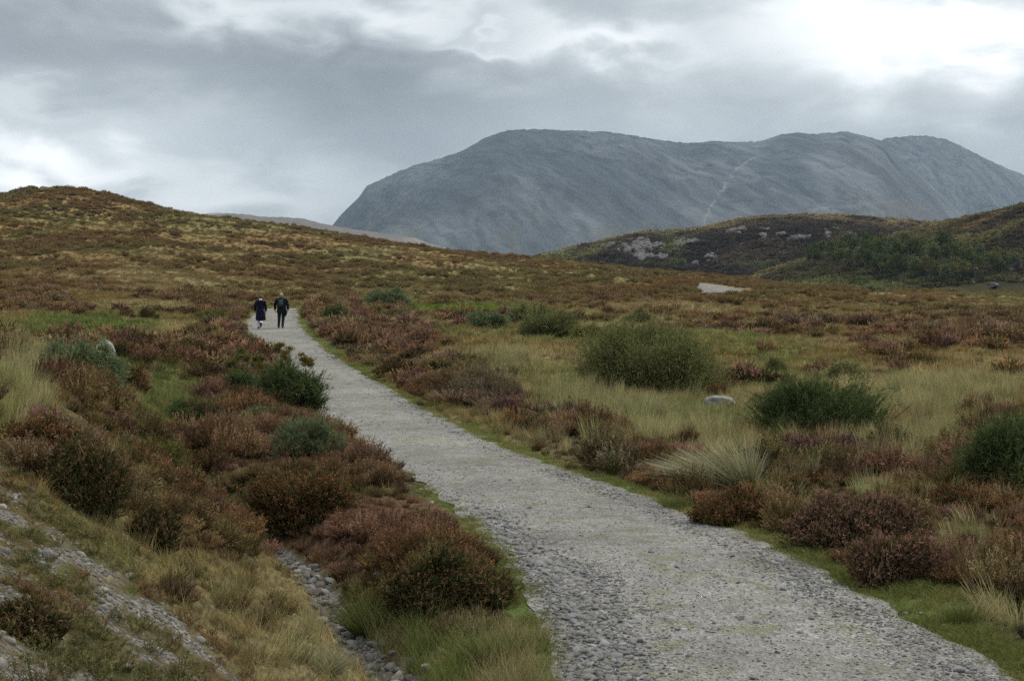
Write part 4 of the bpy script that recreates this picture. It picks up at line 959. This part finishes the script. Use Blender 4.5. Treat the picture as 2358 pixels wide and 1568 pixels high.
# the little crooked tree by the track
def branch_tree(rs, base, direc, L, r, depth, out, tips, spread=.6, kids=3):
    d = direc / np.linalg.norm(direc); m = base + d * L * .5 + rs.normal(size=3) * L * .07; e = base + d * L + rs.normal(size=3) * L * .07
    out.append(([base, m, e], [r, r * .8, r * .62]))
    if depth == 0: tips.append(e); return
    for k in range(kids):
        nd = d + rs.normal(size=3) * spread + C(0, 0, .12); branch_tree(rs, e if k else m * .3 + e * .7, nd, L * (.62 + .25 * rs.rand()), r * .6, depth - 1, out, tips, spread, kids)
def crooked():
    x, y, z = at(640, 905); s = y / F
    for (dx, lean, hh, sc, lab, m, sd, dep) in ((0, (.10, 0), 112, 1., 'crooked little tree with ochre leaves leaning over the track', M_YEL, 3, 3), (-52, (-.5, 0), 95, 1., 'darker leaning shrub beside the crooked ochre tree', M_OLIVE, 8, 3)):
        xx = x + dx * s; o = empty('small_tree', (xx, y + .1, gz(xx, y + .1) - .03), lab, 'tree'); rs = np.random.RandomState(sd)
        out = []; tips = []; H = hh * s
        branch_tree(rs, C(0, 0, 0), C(lean[0], 0, 1), H * .47, .026, dep, out, tips, .62, 3)
        kz = H * 1.0 / max(t[2] for t in tips); out = [([q * C(1, 1, 1) * kz for q in p], [a * 1.1 for a in r]) for p, r in out]; tips = [t * kz for t in tips]
        V, Fc = tubes(out, 5); add('trunk', npmesh('trunk', V, Fc, None, True), M_BARK, o)
        tp = np.array(tips); n = 120 * len(tp); j = rs.randint(0, len(tp), n); b = tp[j] + rs.normal(size=(n, 3)) * C(.055, .055, .03)
        V, Fc, f, v = blades(b, rs.normal(size=(n, 3)) + C(0, 0, .5), .045 + .03 * rs.rand(n), .022, 1, None, 0, 1, rs.rand(n), .4)
        add('crown', npmesh('crown', V, [Fc], dict(f=f, v=v)), m, o)
crooked()
def twiggy():
    x, y, z = at(1125, 925); s = y / F; rs = np.random.RandomState(12); o = empty('twiggy_shrub', (x, y, gz(x, y) - .03), 'bare brown twiggy shrub in straw grass right of the track', 'shrub'); out = []; tips = []
    for i in range(9):
        a = rs.rand() * 6.283; branch_tree(rs, C(rs.normal() * .1, rs.normal() * .1, 0), C(math.cos(a) * .9, math.sin(a) * .9, .9), 125 * s * .38, .012, 3, out, tips, .45, 3)
    V, Fc = tubes(out, 3); add('branches', npmesh('branches', V, Fc), M_TWIG, o)
    tp = np.array(tips); n = 5 * len(tp); j = rs.randint(0, len(tp), n)
    V, Fc, f, v = blades(tp[j] + rs.normal(size=(n, 3)) * .06, rs.normal(size=(n, 3)), .03, .016, 1, None, 0, 1, rs.rand(n), .4); add('leaves', npmesh('leaves', V, [Fc], dict(f=f, v=v)), M_OLIVE, o)
twiggy()

# ------------------------------------------------------------------ boulders, cobbles, crags
M_BOULD = stone_mat('pale_boulder', ((.16, .155, .14), (.27, .26, .24), (.38, .37, .34)), 3., (.15, .15, .08))
M_LICH = stone_mat('lichened_boulder', ((.24, .235, .22), (.42, .41, .385), (.58, .57, .54)), 4., (.23, .22, .05))
M_COB = [stone_mat('cobble_brown', ((.09, .075, .06), (.17, .145, .115), (.27, .24, .20)), 9.), stone_mat('cobble_grey', ((.17, .17, .165), (.27, .265, .255), (.38, .37, .35)), 9.), stone_mat('cobble_pale', ((.30, .285, .24), (.42, .40, .34), (.54, .51, .44)), 9.)]
def boulder(px, py, wpx, hpx, m, label, seed, name='boulder', sink=.3, rot=None, flat=None):
    x, y, z = at(px, py); s = y / F; w = wpx * s / 2; h = hpx * s
    V, Fc = stone_geo(4, 1., .22, seed, 6); V = V / np.abs(V).max(0)
    V = V * (1 + .30 * (fbm(V[:, 0] * 4 + V[:, 2] * 3, V[:, 1] * 4 - V[:, 2] * 2, seed, 5) - .5))[:, None]
    V = V * C(w, w * .75, h / 2 * (1 + sink)) + C(0, 0, h / 2 * (1 - sink))
    y2 = y + w * .3; x2 = x * y2 / y
    o = add(name, npmesh(name, V, [Fc], None, False), m, None, (x2, y2, z)); o.rotation_euler.z = rot if rot is not None else 0
    return tag(o, label, 'rock')
boulder(238, 836, 56, 54, M_LICH, 'white boulder with yellow lichen half sunk in the left slope', 3)
boulder(1655, 942, 78, 30, M_BOULD, 'smooth pale grey boulder lying below the big willow bush', 5)
boulder(111, 1290, 30, 24, M_COB[1], 'grey stone resting alone on the gravel bank', 7, 'stone')
boulder(510, 736, 28, 9, M_BOULD, 'small flat pale stone in grass left of the walkers', 9, 'stone')
boulder(1716, 674, 18, 8, M_BOULD, 'small pale stone at the right end of the distant path', 10, 'stone')
boulder(1418, 740, 12, 6, M_BOULD, 'tiny white stone on the moor above the big willow bush', 11, 'stone')
boulder(868, 1330, 22, 12, M_COB[1], 'blue grey stone sunk in the heather above the stream bed', 12, 'stone')
def cobbles():
    base = [stone_mesh('cobble', 50 + i, 3, .62, .45, 14) for i in range(6)]
    for me, k in zip(base, (0, 1, 0, 1, 2, 0)): me.materials.append(M_COB[k])
    rs = np.random.RandomState(4); done = []
    def one(x, y, z, r, lab, grp, name='cobble', squash=1.):
        for (a, b, c) in done:
            if math.hypot(a - x, b - y) < (c + r) * .72: return False
        done.append((x, y, r)); o = bpy.data.objects.new(name, base[rs.randint(6)]); COL.objects.link(o)
        o.location = (x, y, z + r * .18 * squash); o.scale = (r * 1.1, r * 1.1, r * .95 * squash); o.rotation_euler = (rs.normal() * .25, rs.normal() * .25, rs.rand() * 6.28)
        tag(o, lab, 'stone', grp); return True
    n = 0
    for _ in range(900):
        d = 11.8 + 6.4 * rs.rand(); x = float(x_ditch(d)) + rs.normal() * .12
        if n < 110 and one(x, d, gz(x, d), .035 + .055 * rs.rand() ** 1.6, 'rounded brown grey cobble lying in the dry stream bed', 'cobbles in the dry stream bed'): n += 1
    n = 0
    for _ in range(500):
        px = rs.normal() * 55; py = 1260 + 300 * rs.rand(); px = np.interp(py, [1250, 1300, 1400, 1500, 1568], [1225, 1265, 1340, 1370, 1390]) + px
        d = float(d_of_y(py)); x = (px - CX) / F * d
        if xl(d) + .05 < x and n < 70 and one(x, d, float(path_z(np.array([x]), np.array([d]))[0]), .018 + .030 * rs.rand() ** 2, 'grey cobble loose in the rutted left side of the track', 'loose cobbles along the track', squash=.8): n += 1
    for px, py, w in ((1255, 1306, 34), (1232, 1325, 18), (1655, 1335, 30), (1730, 1510, 30), (1700, 1432, 40), (1640, 1462, 34), (1480, 1402, 22), (1930, 1420, 24), (1900, 1445, 20), (1580, 1310, 16), (1450, 1180, 16), (1740, 1420, 12), (2080, 1560, 26), (1730, 1535, 24)):
        d = float(d_of_y(py)); x = (px - CX) / F * d
        one(x, d, float(path_z(np.array([x]), np.array([d]))[0]) - .01, w * d / F / 2, 'flat pale stone set into the surface of the track', 'flat stones set in the track', 'stone', .35)
cobbles()
M_CRAG = stone_mat('crag_rock', ((.022, .021, .018), (.10, .096, .09), (.30, .29, .28)), .8)
def crag(zat, px, py, wpx, hpx, seed, label):
    """broken rock face let into the slope: one sheet whose rim dives under the turf"""
    x, y, z = zat(px, py); nu = max(14, int(wpx / 1.3)); nv = max(14, int(hpx / 1.3)); V = []
    for j in range(nv):
        for i in range(nu):
            u = i / (nu - 1) * 2 - 1; v = j / (nv - 1) * 2 - 1
            xx, yy, zz = zat(px + u * wpx * .62, py - hpx * .5 - v * hpx * .62)
            V.append((xx, yy, zz, u, v))
    V = np.array(V); u, v = V[:, 3], V[:, 4]; X, Z = V[:, 0] + .5 * V[:, 2], V[:, 2] * 1.2
    mask = 1.0 - u ** 2 - v ** 2 + 4.2 * (fbm(X / 4 + seed, Z / 4, seed, 3) - .55)
    wx = X / 2.6 + 1.2 * fbm(X / 5, Z / 5, seed + 2, 2); wz = Z / 3.4 + 1.2 * fbm(X / 5 + 4, Z / 5, seed + 3, 2)
    block = _hash(np.floor(wx), np.floor(wz + .5 * np.floor(wx)), seed); fine = fbm(X / .9, Z / .9, seed + 9, 3)
    off = -1.9 + 2.6 * np.clip(mask, -.5, .9) + 2.8 * block * (mask > 0) + 1.6 * (fine - .3)
    P = np.stack([V[:, 0] - x + .3 * off, V[:, 1] - y - off, V[:, 2] - z + .45 * off], 1)
    ob = add('crag', npmesh('crag', P, [grid_faces(nv, nu)]), M_CRAG, None, (x, y, z)); return tag(ob, label, 'rock outcrop', 'crags on the hills behind the moor')
for i, a in enumerate([(z_mid, 1475, 608, 92, 52, 'biggest pale crag on the left part of the low hill'), (z_mid, 1392, 570, 40, 10, 'flat crag uphill left of the biggest one'), (z_mid, 1563, 572, 26, 22, 'narrow crag just right of the green gully'),
 (z_mid, 1590, 562, 26, 10, 'small crag right of the narrow one by the gully'), (z_mid, 1632, 604, 22, 22, 'pale crag low down the hill right of the green gully'), (z_mid, 1605, 612, 24, 14, 'broken crag at the foot of the hill above the moor'),
 (z_mid, 1645, 590, 26, 10, 'faint crag halfway up right of the green gully'), (z_mid, 1690, 540, 44, 12, 'thin crag high on the hill left of the crag row'), (z_mid, 1755, 550, 26, 22, 'left crag of the row under the hilltop'),
 (z_mid, 1795, 553, 22, 20, 'second crag of the row under the hilltop'), (z_mid, 1835, 555, 44, 14, 'wide low crag in the middle of the row under the hilltop'), (z_mid, 1905, 545, 14, 26, 'tall narrow crag at the right of the row under the hilltop'),
 (z_mid, 1950, 548, 16, 14, 'tiny crag right of the tall narrow one'), (z_mid, 1925, 532, 22, 8, 'small high crag near the hilltop'), (z_right, 2237, 660, 24, 36, 'pale crag below the trees on the right hillside'), (z_right, 2290, 662, 26, 12, 'low crag right of the pale one under the trees'),
 (z_right, 2330, 625, 22, 14, 'shaded crag near the right edge of the hillside')]):
    crag(a[0], a[1], a[2], a[3], a[4], 100 + i, a[5])

# ------------------------------------------------------------------ far trees
def hill_trees():
    rs = np.random.RandomState(77); protos = []
    for q, (m, sd) in enumerate(((M_BIRCH, 1), (M_BIRCH, 2), (M_OLIVE, 3), (M_MINT, 4))):
        o = empty('birch_tree', (0, 0, 0), 'x', 'tree'); out = []; tips = []; r2 = np.random.RandomState(sd)
        branch_tree(r2, C(0, 0, -.3), C(.1, 0, 1), 2.4, .14, 3, out, tips, .55, 3)
        V, Fc = tubes(out, 5); add('trunk', npmesh('trunk', V, Fc, None, True), M_BARK, o)
        tp = np.array(tips); tp = np.concatenate([tp, tp * C(1, 1, .75)]); n = 26 * len(tp); j = r2.randint(0, len(tp), n); b = tp[j] + r2.normal(size=(n, 3)) * C(.45, .45, .38)
        V, Fc, f, v = blades(b, r2.normal(size=(n, 3)), .42 + .3 * r2.rand(n), .26, 1, None, 0, 1, r2.rand(n), .5)
        add('crown', npmesh('crown', V, [Fc], dict(f=f, v=v)), m, o); protos.append(o)
    H0 = [max((v.co.z for v in p.children[1].data.vertices)) for p in protos]
    spots = [(1872, 610, 34), (1900, 600, 40), (1925, 590, 44), (1955, 585, 46), (1985, 590, 50), (2010, 605, 46), (2035, 585, 44), (2055, 600, 50), (2080, 590, 50), (2100, 610, 54), (2125, 600, 52), (2150, 615, 50), (2165, 585, 48),
             (2185, 620, 52), (2140, 640, 46), (2105, 640, 44), (2070, 630, 44), (2030, 630, 40), (2205, 640, 44), (2180, 652, 40), (2240, 622, 44), (2270, 630, 40), (2300, 612, 40), (2335, 622, 38), (1990, 615, 38), (1945, 612, 34), (2215, 600, 40), (2255, 598, 34)]
    for i, (px, py, hp) in enumerate(spots):
        q = i % 4; src = protos[q]; x, y, z = z_right(px, py); s = hp * y / F / H0[q]
        if i < 4: o = src
        else:
            o = src.copy(); COL.objects.link(o)
            for ch in src.children:
                c = ch.copy(); COL.objects.link(c); c.parent = o
        o.location = (x, y, z); o.scale = (s * 1.1, s * 1.1, s); o.rotation_euler.z = rs.rand() * 6.28
        o['label'] = 'dark birch tree in the wooded patch on the right hillside' if q < 2 else ('olive birch tree in the wooded patch on the right hillside' if q == 2 else 'grey green birch tree in the wooded patch on the right hillside')
        o['group'] = 'trees on the right hillside'
    for px, py, hp, lab, q in ((1494, 622, 20, 'small dark round tree below the biggest crag', 0), (1570, 624, 26, 'pale bushy tree at the foot of the green gully', 3)):
        src = protos[q]; o = src.copy(); COL.objects.link(o)
        for ch in src.children:
            c = ch.copy(); COL.objects.link(c); c.parent = o
        x, y, z = z_mid(px, py); s = hp * y / F / H0[q]; o.location = (x, y, z); o.scale = (s * 1.3, s * 1.3, s); o['label'] = lab
        if 'group' in o: del o['group']
hill_trees()

# ------------------------------------------------------------------ the two walkers
def skinned(name, verts, edges, radii, m, parent, sub=2):
    me = bpy.data.meshes.new(name); me.from_pydata([tuple(v) for v in verts], edges, [])
    o = bpy.data.objects.new(name, me); COL.objects.link(o)
    sk = o.modifiers.new('skin', 'SKIN'); sk.use_smooth_shade = True
    for i, r in enumerate(radii):
        r = (r, r) if not isinstance(r, tuple) else r
        me.skin_vertices[0].data[i].radius = r; me.skin_vertices[0].data[i].use_root = (i == 0)
    sb = o.modifiers.new('sub', 'SUBSURF'); sb.levels = sub; sb.render_levels = sub
    dg = bpy.context.evaluated_depsgraph_get(); ev = bpy.data.meshes.new_from_object(o.evaluated_get(dg))
    o.modifiers.clear(); o.data = ev; ev.materials.clear(); ev.materials.append(m); ev.name = name
    for p in ev.polygons: p.use_smooth = True
    if parent: o.parent = parent
    return o
def loft(rings, seg=20):
    """rings: (centre, rx, ry)"""
    V = []
    for c, rx, ry in rings:
        for k in range(seg):
            a = 2 * math.pi * k / seg; V.append((c[0] + rx * math.cos(a), c[1] + ry * math.sin(a), c[2]))
    Fc = [(i * seg + k, i * seg + (k + 1) % seg, (i + 1) * seg + (k + 1) % seg, (i + 1) * seg + k) for i in range(len(rings) - 1) for k in range(seg)]
    return np.array(V), np.array(Fc)
def walker(px, py, hgt, female, label):
    d = float(d_of_y(py)); x = (px - CX) / F * d; z = float(path_z(np.array([x]), np.array([d]))[0])
    o = empty('person', (x, d, z), label, 'person'); s = hgt / 1.72
    skin = simple('skin', (.42, .25, .19), .6, .3, .05); S = lambda *a: tuple(q * s for q in a)
    # facing +y (away); right side is +x
    if female:   # weight on the left foot, right heel kicked up behind
        legs = dict(L=[(-.09, 0, .93), (-.095, .10, .50), (-.10, .02, .09), (-.10, .15, .03)], R=[(.09, 0, .93), (.075, .06, .50), (.065, -.28, .26), (.065, -.30, .14)])
        arms = dict(L=[(-.19, 0, 1.42), (-.27, -.06, 1.14), (-.30, .02, .90), (-.305, .05, .82)], R=[(.19, 0, 1.42), (.25, .03, 1.14), (.27, .06, .90), (.27, .08, .82)])
    else:
        legs = dict(L=[(-.10, 0, .94), (-.12, .06, .50), (-.135, -.02, .09), (-.135, .13, .03)], R=[(.10, 0, .94), (.085, .02, .50), (.08, -.16, .10), (.08, -.02, .03)])
        arms = dict(L=[(-.21, 0, 1.45), (-.31, -.04, 1.16), (-.325, .05, .92), (-.325, .08, .84)], R=[(.21, 0, 1.45), (.315, .0, 1.16), (.32, .06, .92), (.315, .08, .84)])
    V = [(0, 0, .96), (0, .0, 1.15), (0, .0, 1.34), (0, 0, 1.48), (0, .01, 1.55), (0, .03, 1.63), (0, .02, 1.70)]
    Rr = [(.15, .11), (.13, .10), (.12, .085), (.065, .06), (.05, .05), (.078, .092), (.055, .07)]
    E = [(0, 1), (1, 2), (2, 3), (3, 4), (4, 5), (5, 6)]
    for sd in 'LR':
        b = len(V); V += legs[sd]; Rr += [.085, .055, .035, .03]; E += [(0, b), (b, b + 1), (b + 1, b + 2), (b + 2, b + 3)]
        b = len(V); V += arms[sd]; Rr += [.034, .026, .022, .028]; E += [(2, b), (b, b + 1), (b + 1, b + 2), (b + 2, b + 3)]
        w = C(*arms[sd][3]); sg = -1 if sd == 'L' else 1
        for k in range(4):
            q = len(V); yk = -.027 + .018 * k; ln = (.055, .068, .072, .062)[k]
            V += [tuple(w + C(0, yk, -.025)), tuple(w + C(-sg * .006, yk * 1.1 + .004, -.025 - ln * .55)), tuple(w + C(-sg * .022, yk * 1.1 + .010, -.025 - ln))]; Rr += [.009, .0085, .007]; E += [(b + 3, q), (q, q + 1), (q + 1, q + 2)]
        q = len(V); V += [tuple(w + C(-sg * .015, .035, .0)), tuple(w + C(-sg * .022, .055, -.035))]; Rr += [.011, .009]; E += [(b + 3, q), (q, q + 1)]
    skinned('body', [S(*v) for v in V], E, [tuple(q * s for q in (r if isinstance(r, tuple) else (r, r))) for r in Rr], skin, o)
    # hair
    v, f = ico(4); v = v * C(.090, .104, .105); keep = lambda p: (p[:, 2] > (-.02 if female else .015)) | (p[:, 1] < -.02) & (p[:, 2] > -.075)
    hm = simple('grey_brown_hair', (.12, .085, .065) if female else (.42, .38, .34), .8, .2, .3, 30)
    v = v * (1 + .05 * (fbm(v[:, 0] * 40, v[:, 2] * 40, 3) - .5))[:, None]; mk = keep(v); f = f[mk[f].all(1)]
    add('hair', npmesh('hair', (v + C(0, .02, 1.655)) * s, [f], None, True), hm, o)
    # ears and nose
    # trousers
    tm = simple('white_trousers', (.72, .72, .74), .8, .2, .06) if female else simple('black_trousers', (.012, .013, .017), .8)
    parts = []; off = 0; L = []
    for sd in 'LR':
        p = legs[sd]; a = [C(*q) for q in p]; end = a[2] + (a[2] - a[1]) / np.linalg.norm(a[2] - a[1]) * .0
        wd = (.115, .095, .090, .088) if female else (.105, .080, .066, .066)
        L.append(([a[0] + C(0, 0, .04), a[0] * .5 + a[1] * .5, a[1], a[1] * .4 + end * .6, end], [wd[0], wd[0] * .9, wd[1], wd[2], wd[3]]))
    vv, ff = tubes(L, 14); add('trousers', npmesh('trousers', vv * s, ff, None, True), tm, o)
    # shoes
    sm_ = simple('black_shoes', (.015, .014, .014), .5, .4)
    for sd in 'LR':
        p = legs[sd]; v, f = ico(3); fl = C(*p[3]) - C(*p[2])
        if abs(fl[2]) < .08: v = v * C(.048, .135, .05); v[:, 2] = np.maximum(v[:, 2], -.035); c = (C(*p[2]) + C(0, .05, -.05)); c[2] = .035
        else:
            v = v * C(.048, .05, .13); c = C(*p[2]) + C(0, -.03, -.07)
        if not female and sd == 'R': c = C(*p[2]) + C(0, .05, -.055)
        add('shoe', npmesh('shoe', (v + c) * s, [f], None, True), sm_, o)
    # coat with its sleeves
    cm = simple('navy_coat', (.007, .008, .024), .9, .1, .3) if female else simple('black_jacket', (.010, .011, .016), .9, .1, .3)
    if female: rg = [((0, 0, 1.50), .065, .06), ((0, 0, 1.47), .13, .095), ((0, 0, 1.41), .205, .125), ((0, 0, 1.28), .20, .135), ((0, 0, 1.10), .175, .13), ((0, 0, 1.0), .19, .14), ((0, 0, .85), .225, .165), ((0, -.01, .66), .25, .20), ((.01, -.02, .44), .27, .23), ((.01, -.02, .43), .25, .21), ((0, 0, .9), .15, .1)]
    else: rg = [((0, 0, 1.54), .07, .065), ((0, 0, 1.50), .14, .10), ((0, 0, 1.43), .235, .13), ((0, 0, 1.28), .235, .145), ((0, 0, 1.08), .215, .145), ((0, 0, .95), .225, .15), ((0, 0, .80), .235, .165), ((.01, 0, .76), .235, .165), ((.01, 0, .77), .215, .15), ((0, 0, .95), .15, .1)]
    V1, F1 = loft(rg, 24); L = []
    for sd in 'LR':
        a = [C(*q) for q in arms[sd]]; L.append(([a[0] * C(.8, 1, 1) + C(0, 0, -.01), a[0] * .6 + a[1] * .4, a[1], a[1] * .5 + a[2] * .5, a[2] + C(0, 0, .0)], [.098, .088, .074, .064, .053]))
    V2, F2 = tubes(L, 12)
    V1[:, 0] += .012 * np.sin(V1[:, 2] * 22 + V1[:, 1] * 30) * (V1[:, 2] < 1.0); V1[:, 1] += .012 * np.sin(V1[:, 0] * 38)* (V1[:, 2] < 1.0)
    add('coat', npmesh('coat', np.concatenate([V1, V2]) * s, [np.concatenate([F1, F2[0] + len(V1)])], None, True), cm, o)
    if female:
        v, f = loft([((0, -.005, 1.46), .10, .085), ((0, -.008, 1.50), .085, .078), ((0, 0, 1.54), .066, .066), ((0, 0, 1.535), .055, .055)], 20); add('scarf', npmesh('scarf', v * s, [f], None, True), simple('white_scarf', (.75, .75, .76)), o)
    else:
        v, f = loft([((0, 0, 1.50), .095, .08), ((0, 0, 1.56), .075, .07), ((0, 0, 1.555), .06, .06)], 20); add('collar', npmesh('collar', v * s, [f], None, True), cm, o)
        # spare jacket hanging at the right hip
        v, f = loft([((.20, -.06, .98), .05, .04), ((.215, -.08, .86), .085, .05), ((.205, -.08, .70), .085, .05), ((.19, -.07, .60), .05, .03), ((.185, -.07, .59), .01, .01)], 12); add('coat_tail', npmesh('coat_tail', v * s, [f], None, True), cm, o)
    return o, x, d, z, s
wa = walker(600, 757, 1.66, True, 'person in a long navy coat and white trousers walking away on the left')
wb = walker(648, 757, 1.73, False, 'person in black with a dark green rucksack walking away on the right')
def backpack():
    import bmesh
    o_, x, d, z, s = wb; o = empty('backpack', (x, d - .235 * s, z + 1.06 * s), 'dark green rucksack worn by the walker in black', 'backpack')
    gm = simple('green_nylon', (.010, .040, .036), .6, .3, .3)
    def box(name, sx, sy, sz, loc, r, m):
        bm = bmesh.new(); bmesh.ops.create_cube(bm, size=1)
        for v in bm.verts:
            v.co.x *= sx; v.co.y *= sy; v.co.z *= sz
            if v.co.z > 0 and name == 'pack_body': v.co.x *= .78; v.co.y *= .75
        bmesh.ops.bevel(bm, geom=bm.edges[:], offset=r, segments=3, affect='EDGES')
        me = bpy.data.meshes.new(name); bm.to_mesh(me); bm.free()
        for p in me.polygons: p.use_smooth = True
        add(name, me, m, o, loc)
    box('pack_body', .30, .17, .46, (0, 0, .23), .05, gm); box('front_pocket', .22, .07, .20, (0, -.10, .13), .028, gm); box('top_flap', .22, .15, .07, (0, -.01, .455), .03, gm)
    box('badge', .045, .012, .03, (.0, -.095, .30), .003, simple('pale_badge', (.5, .62, .60)))
    V, Fc = tubes([([C(sx * .09, .05, .05), C(sx * .12, .10, .02), C(sx * .125, .13, .22), C(sx * .10, .16, .40), C(sx * .08, .07, .44)], [.014] * 5) for sx in (-1, 1)], 6); add('straps', npmesh('straps', V, Fc, None, True), gm, o)
backpack()
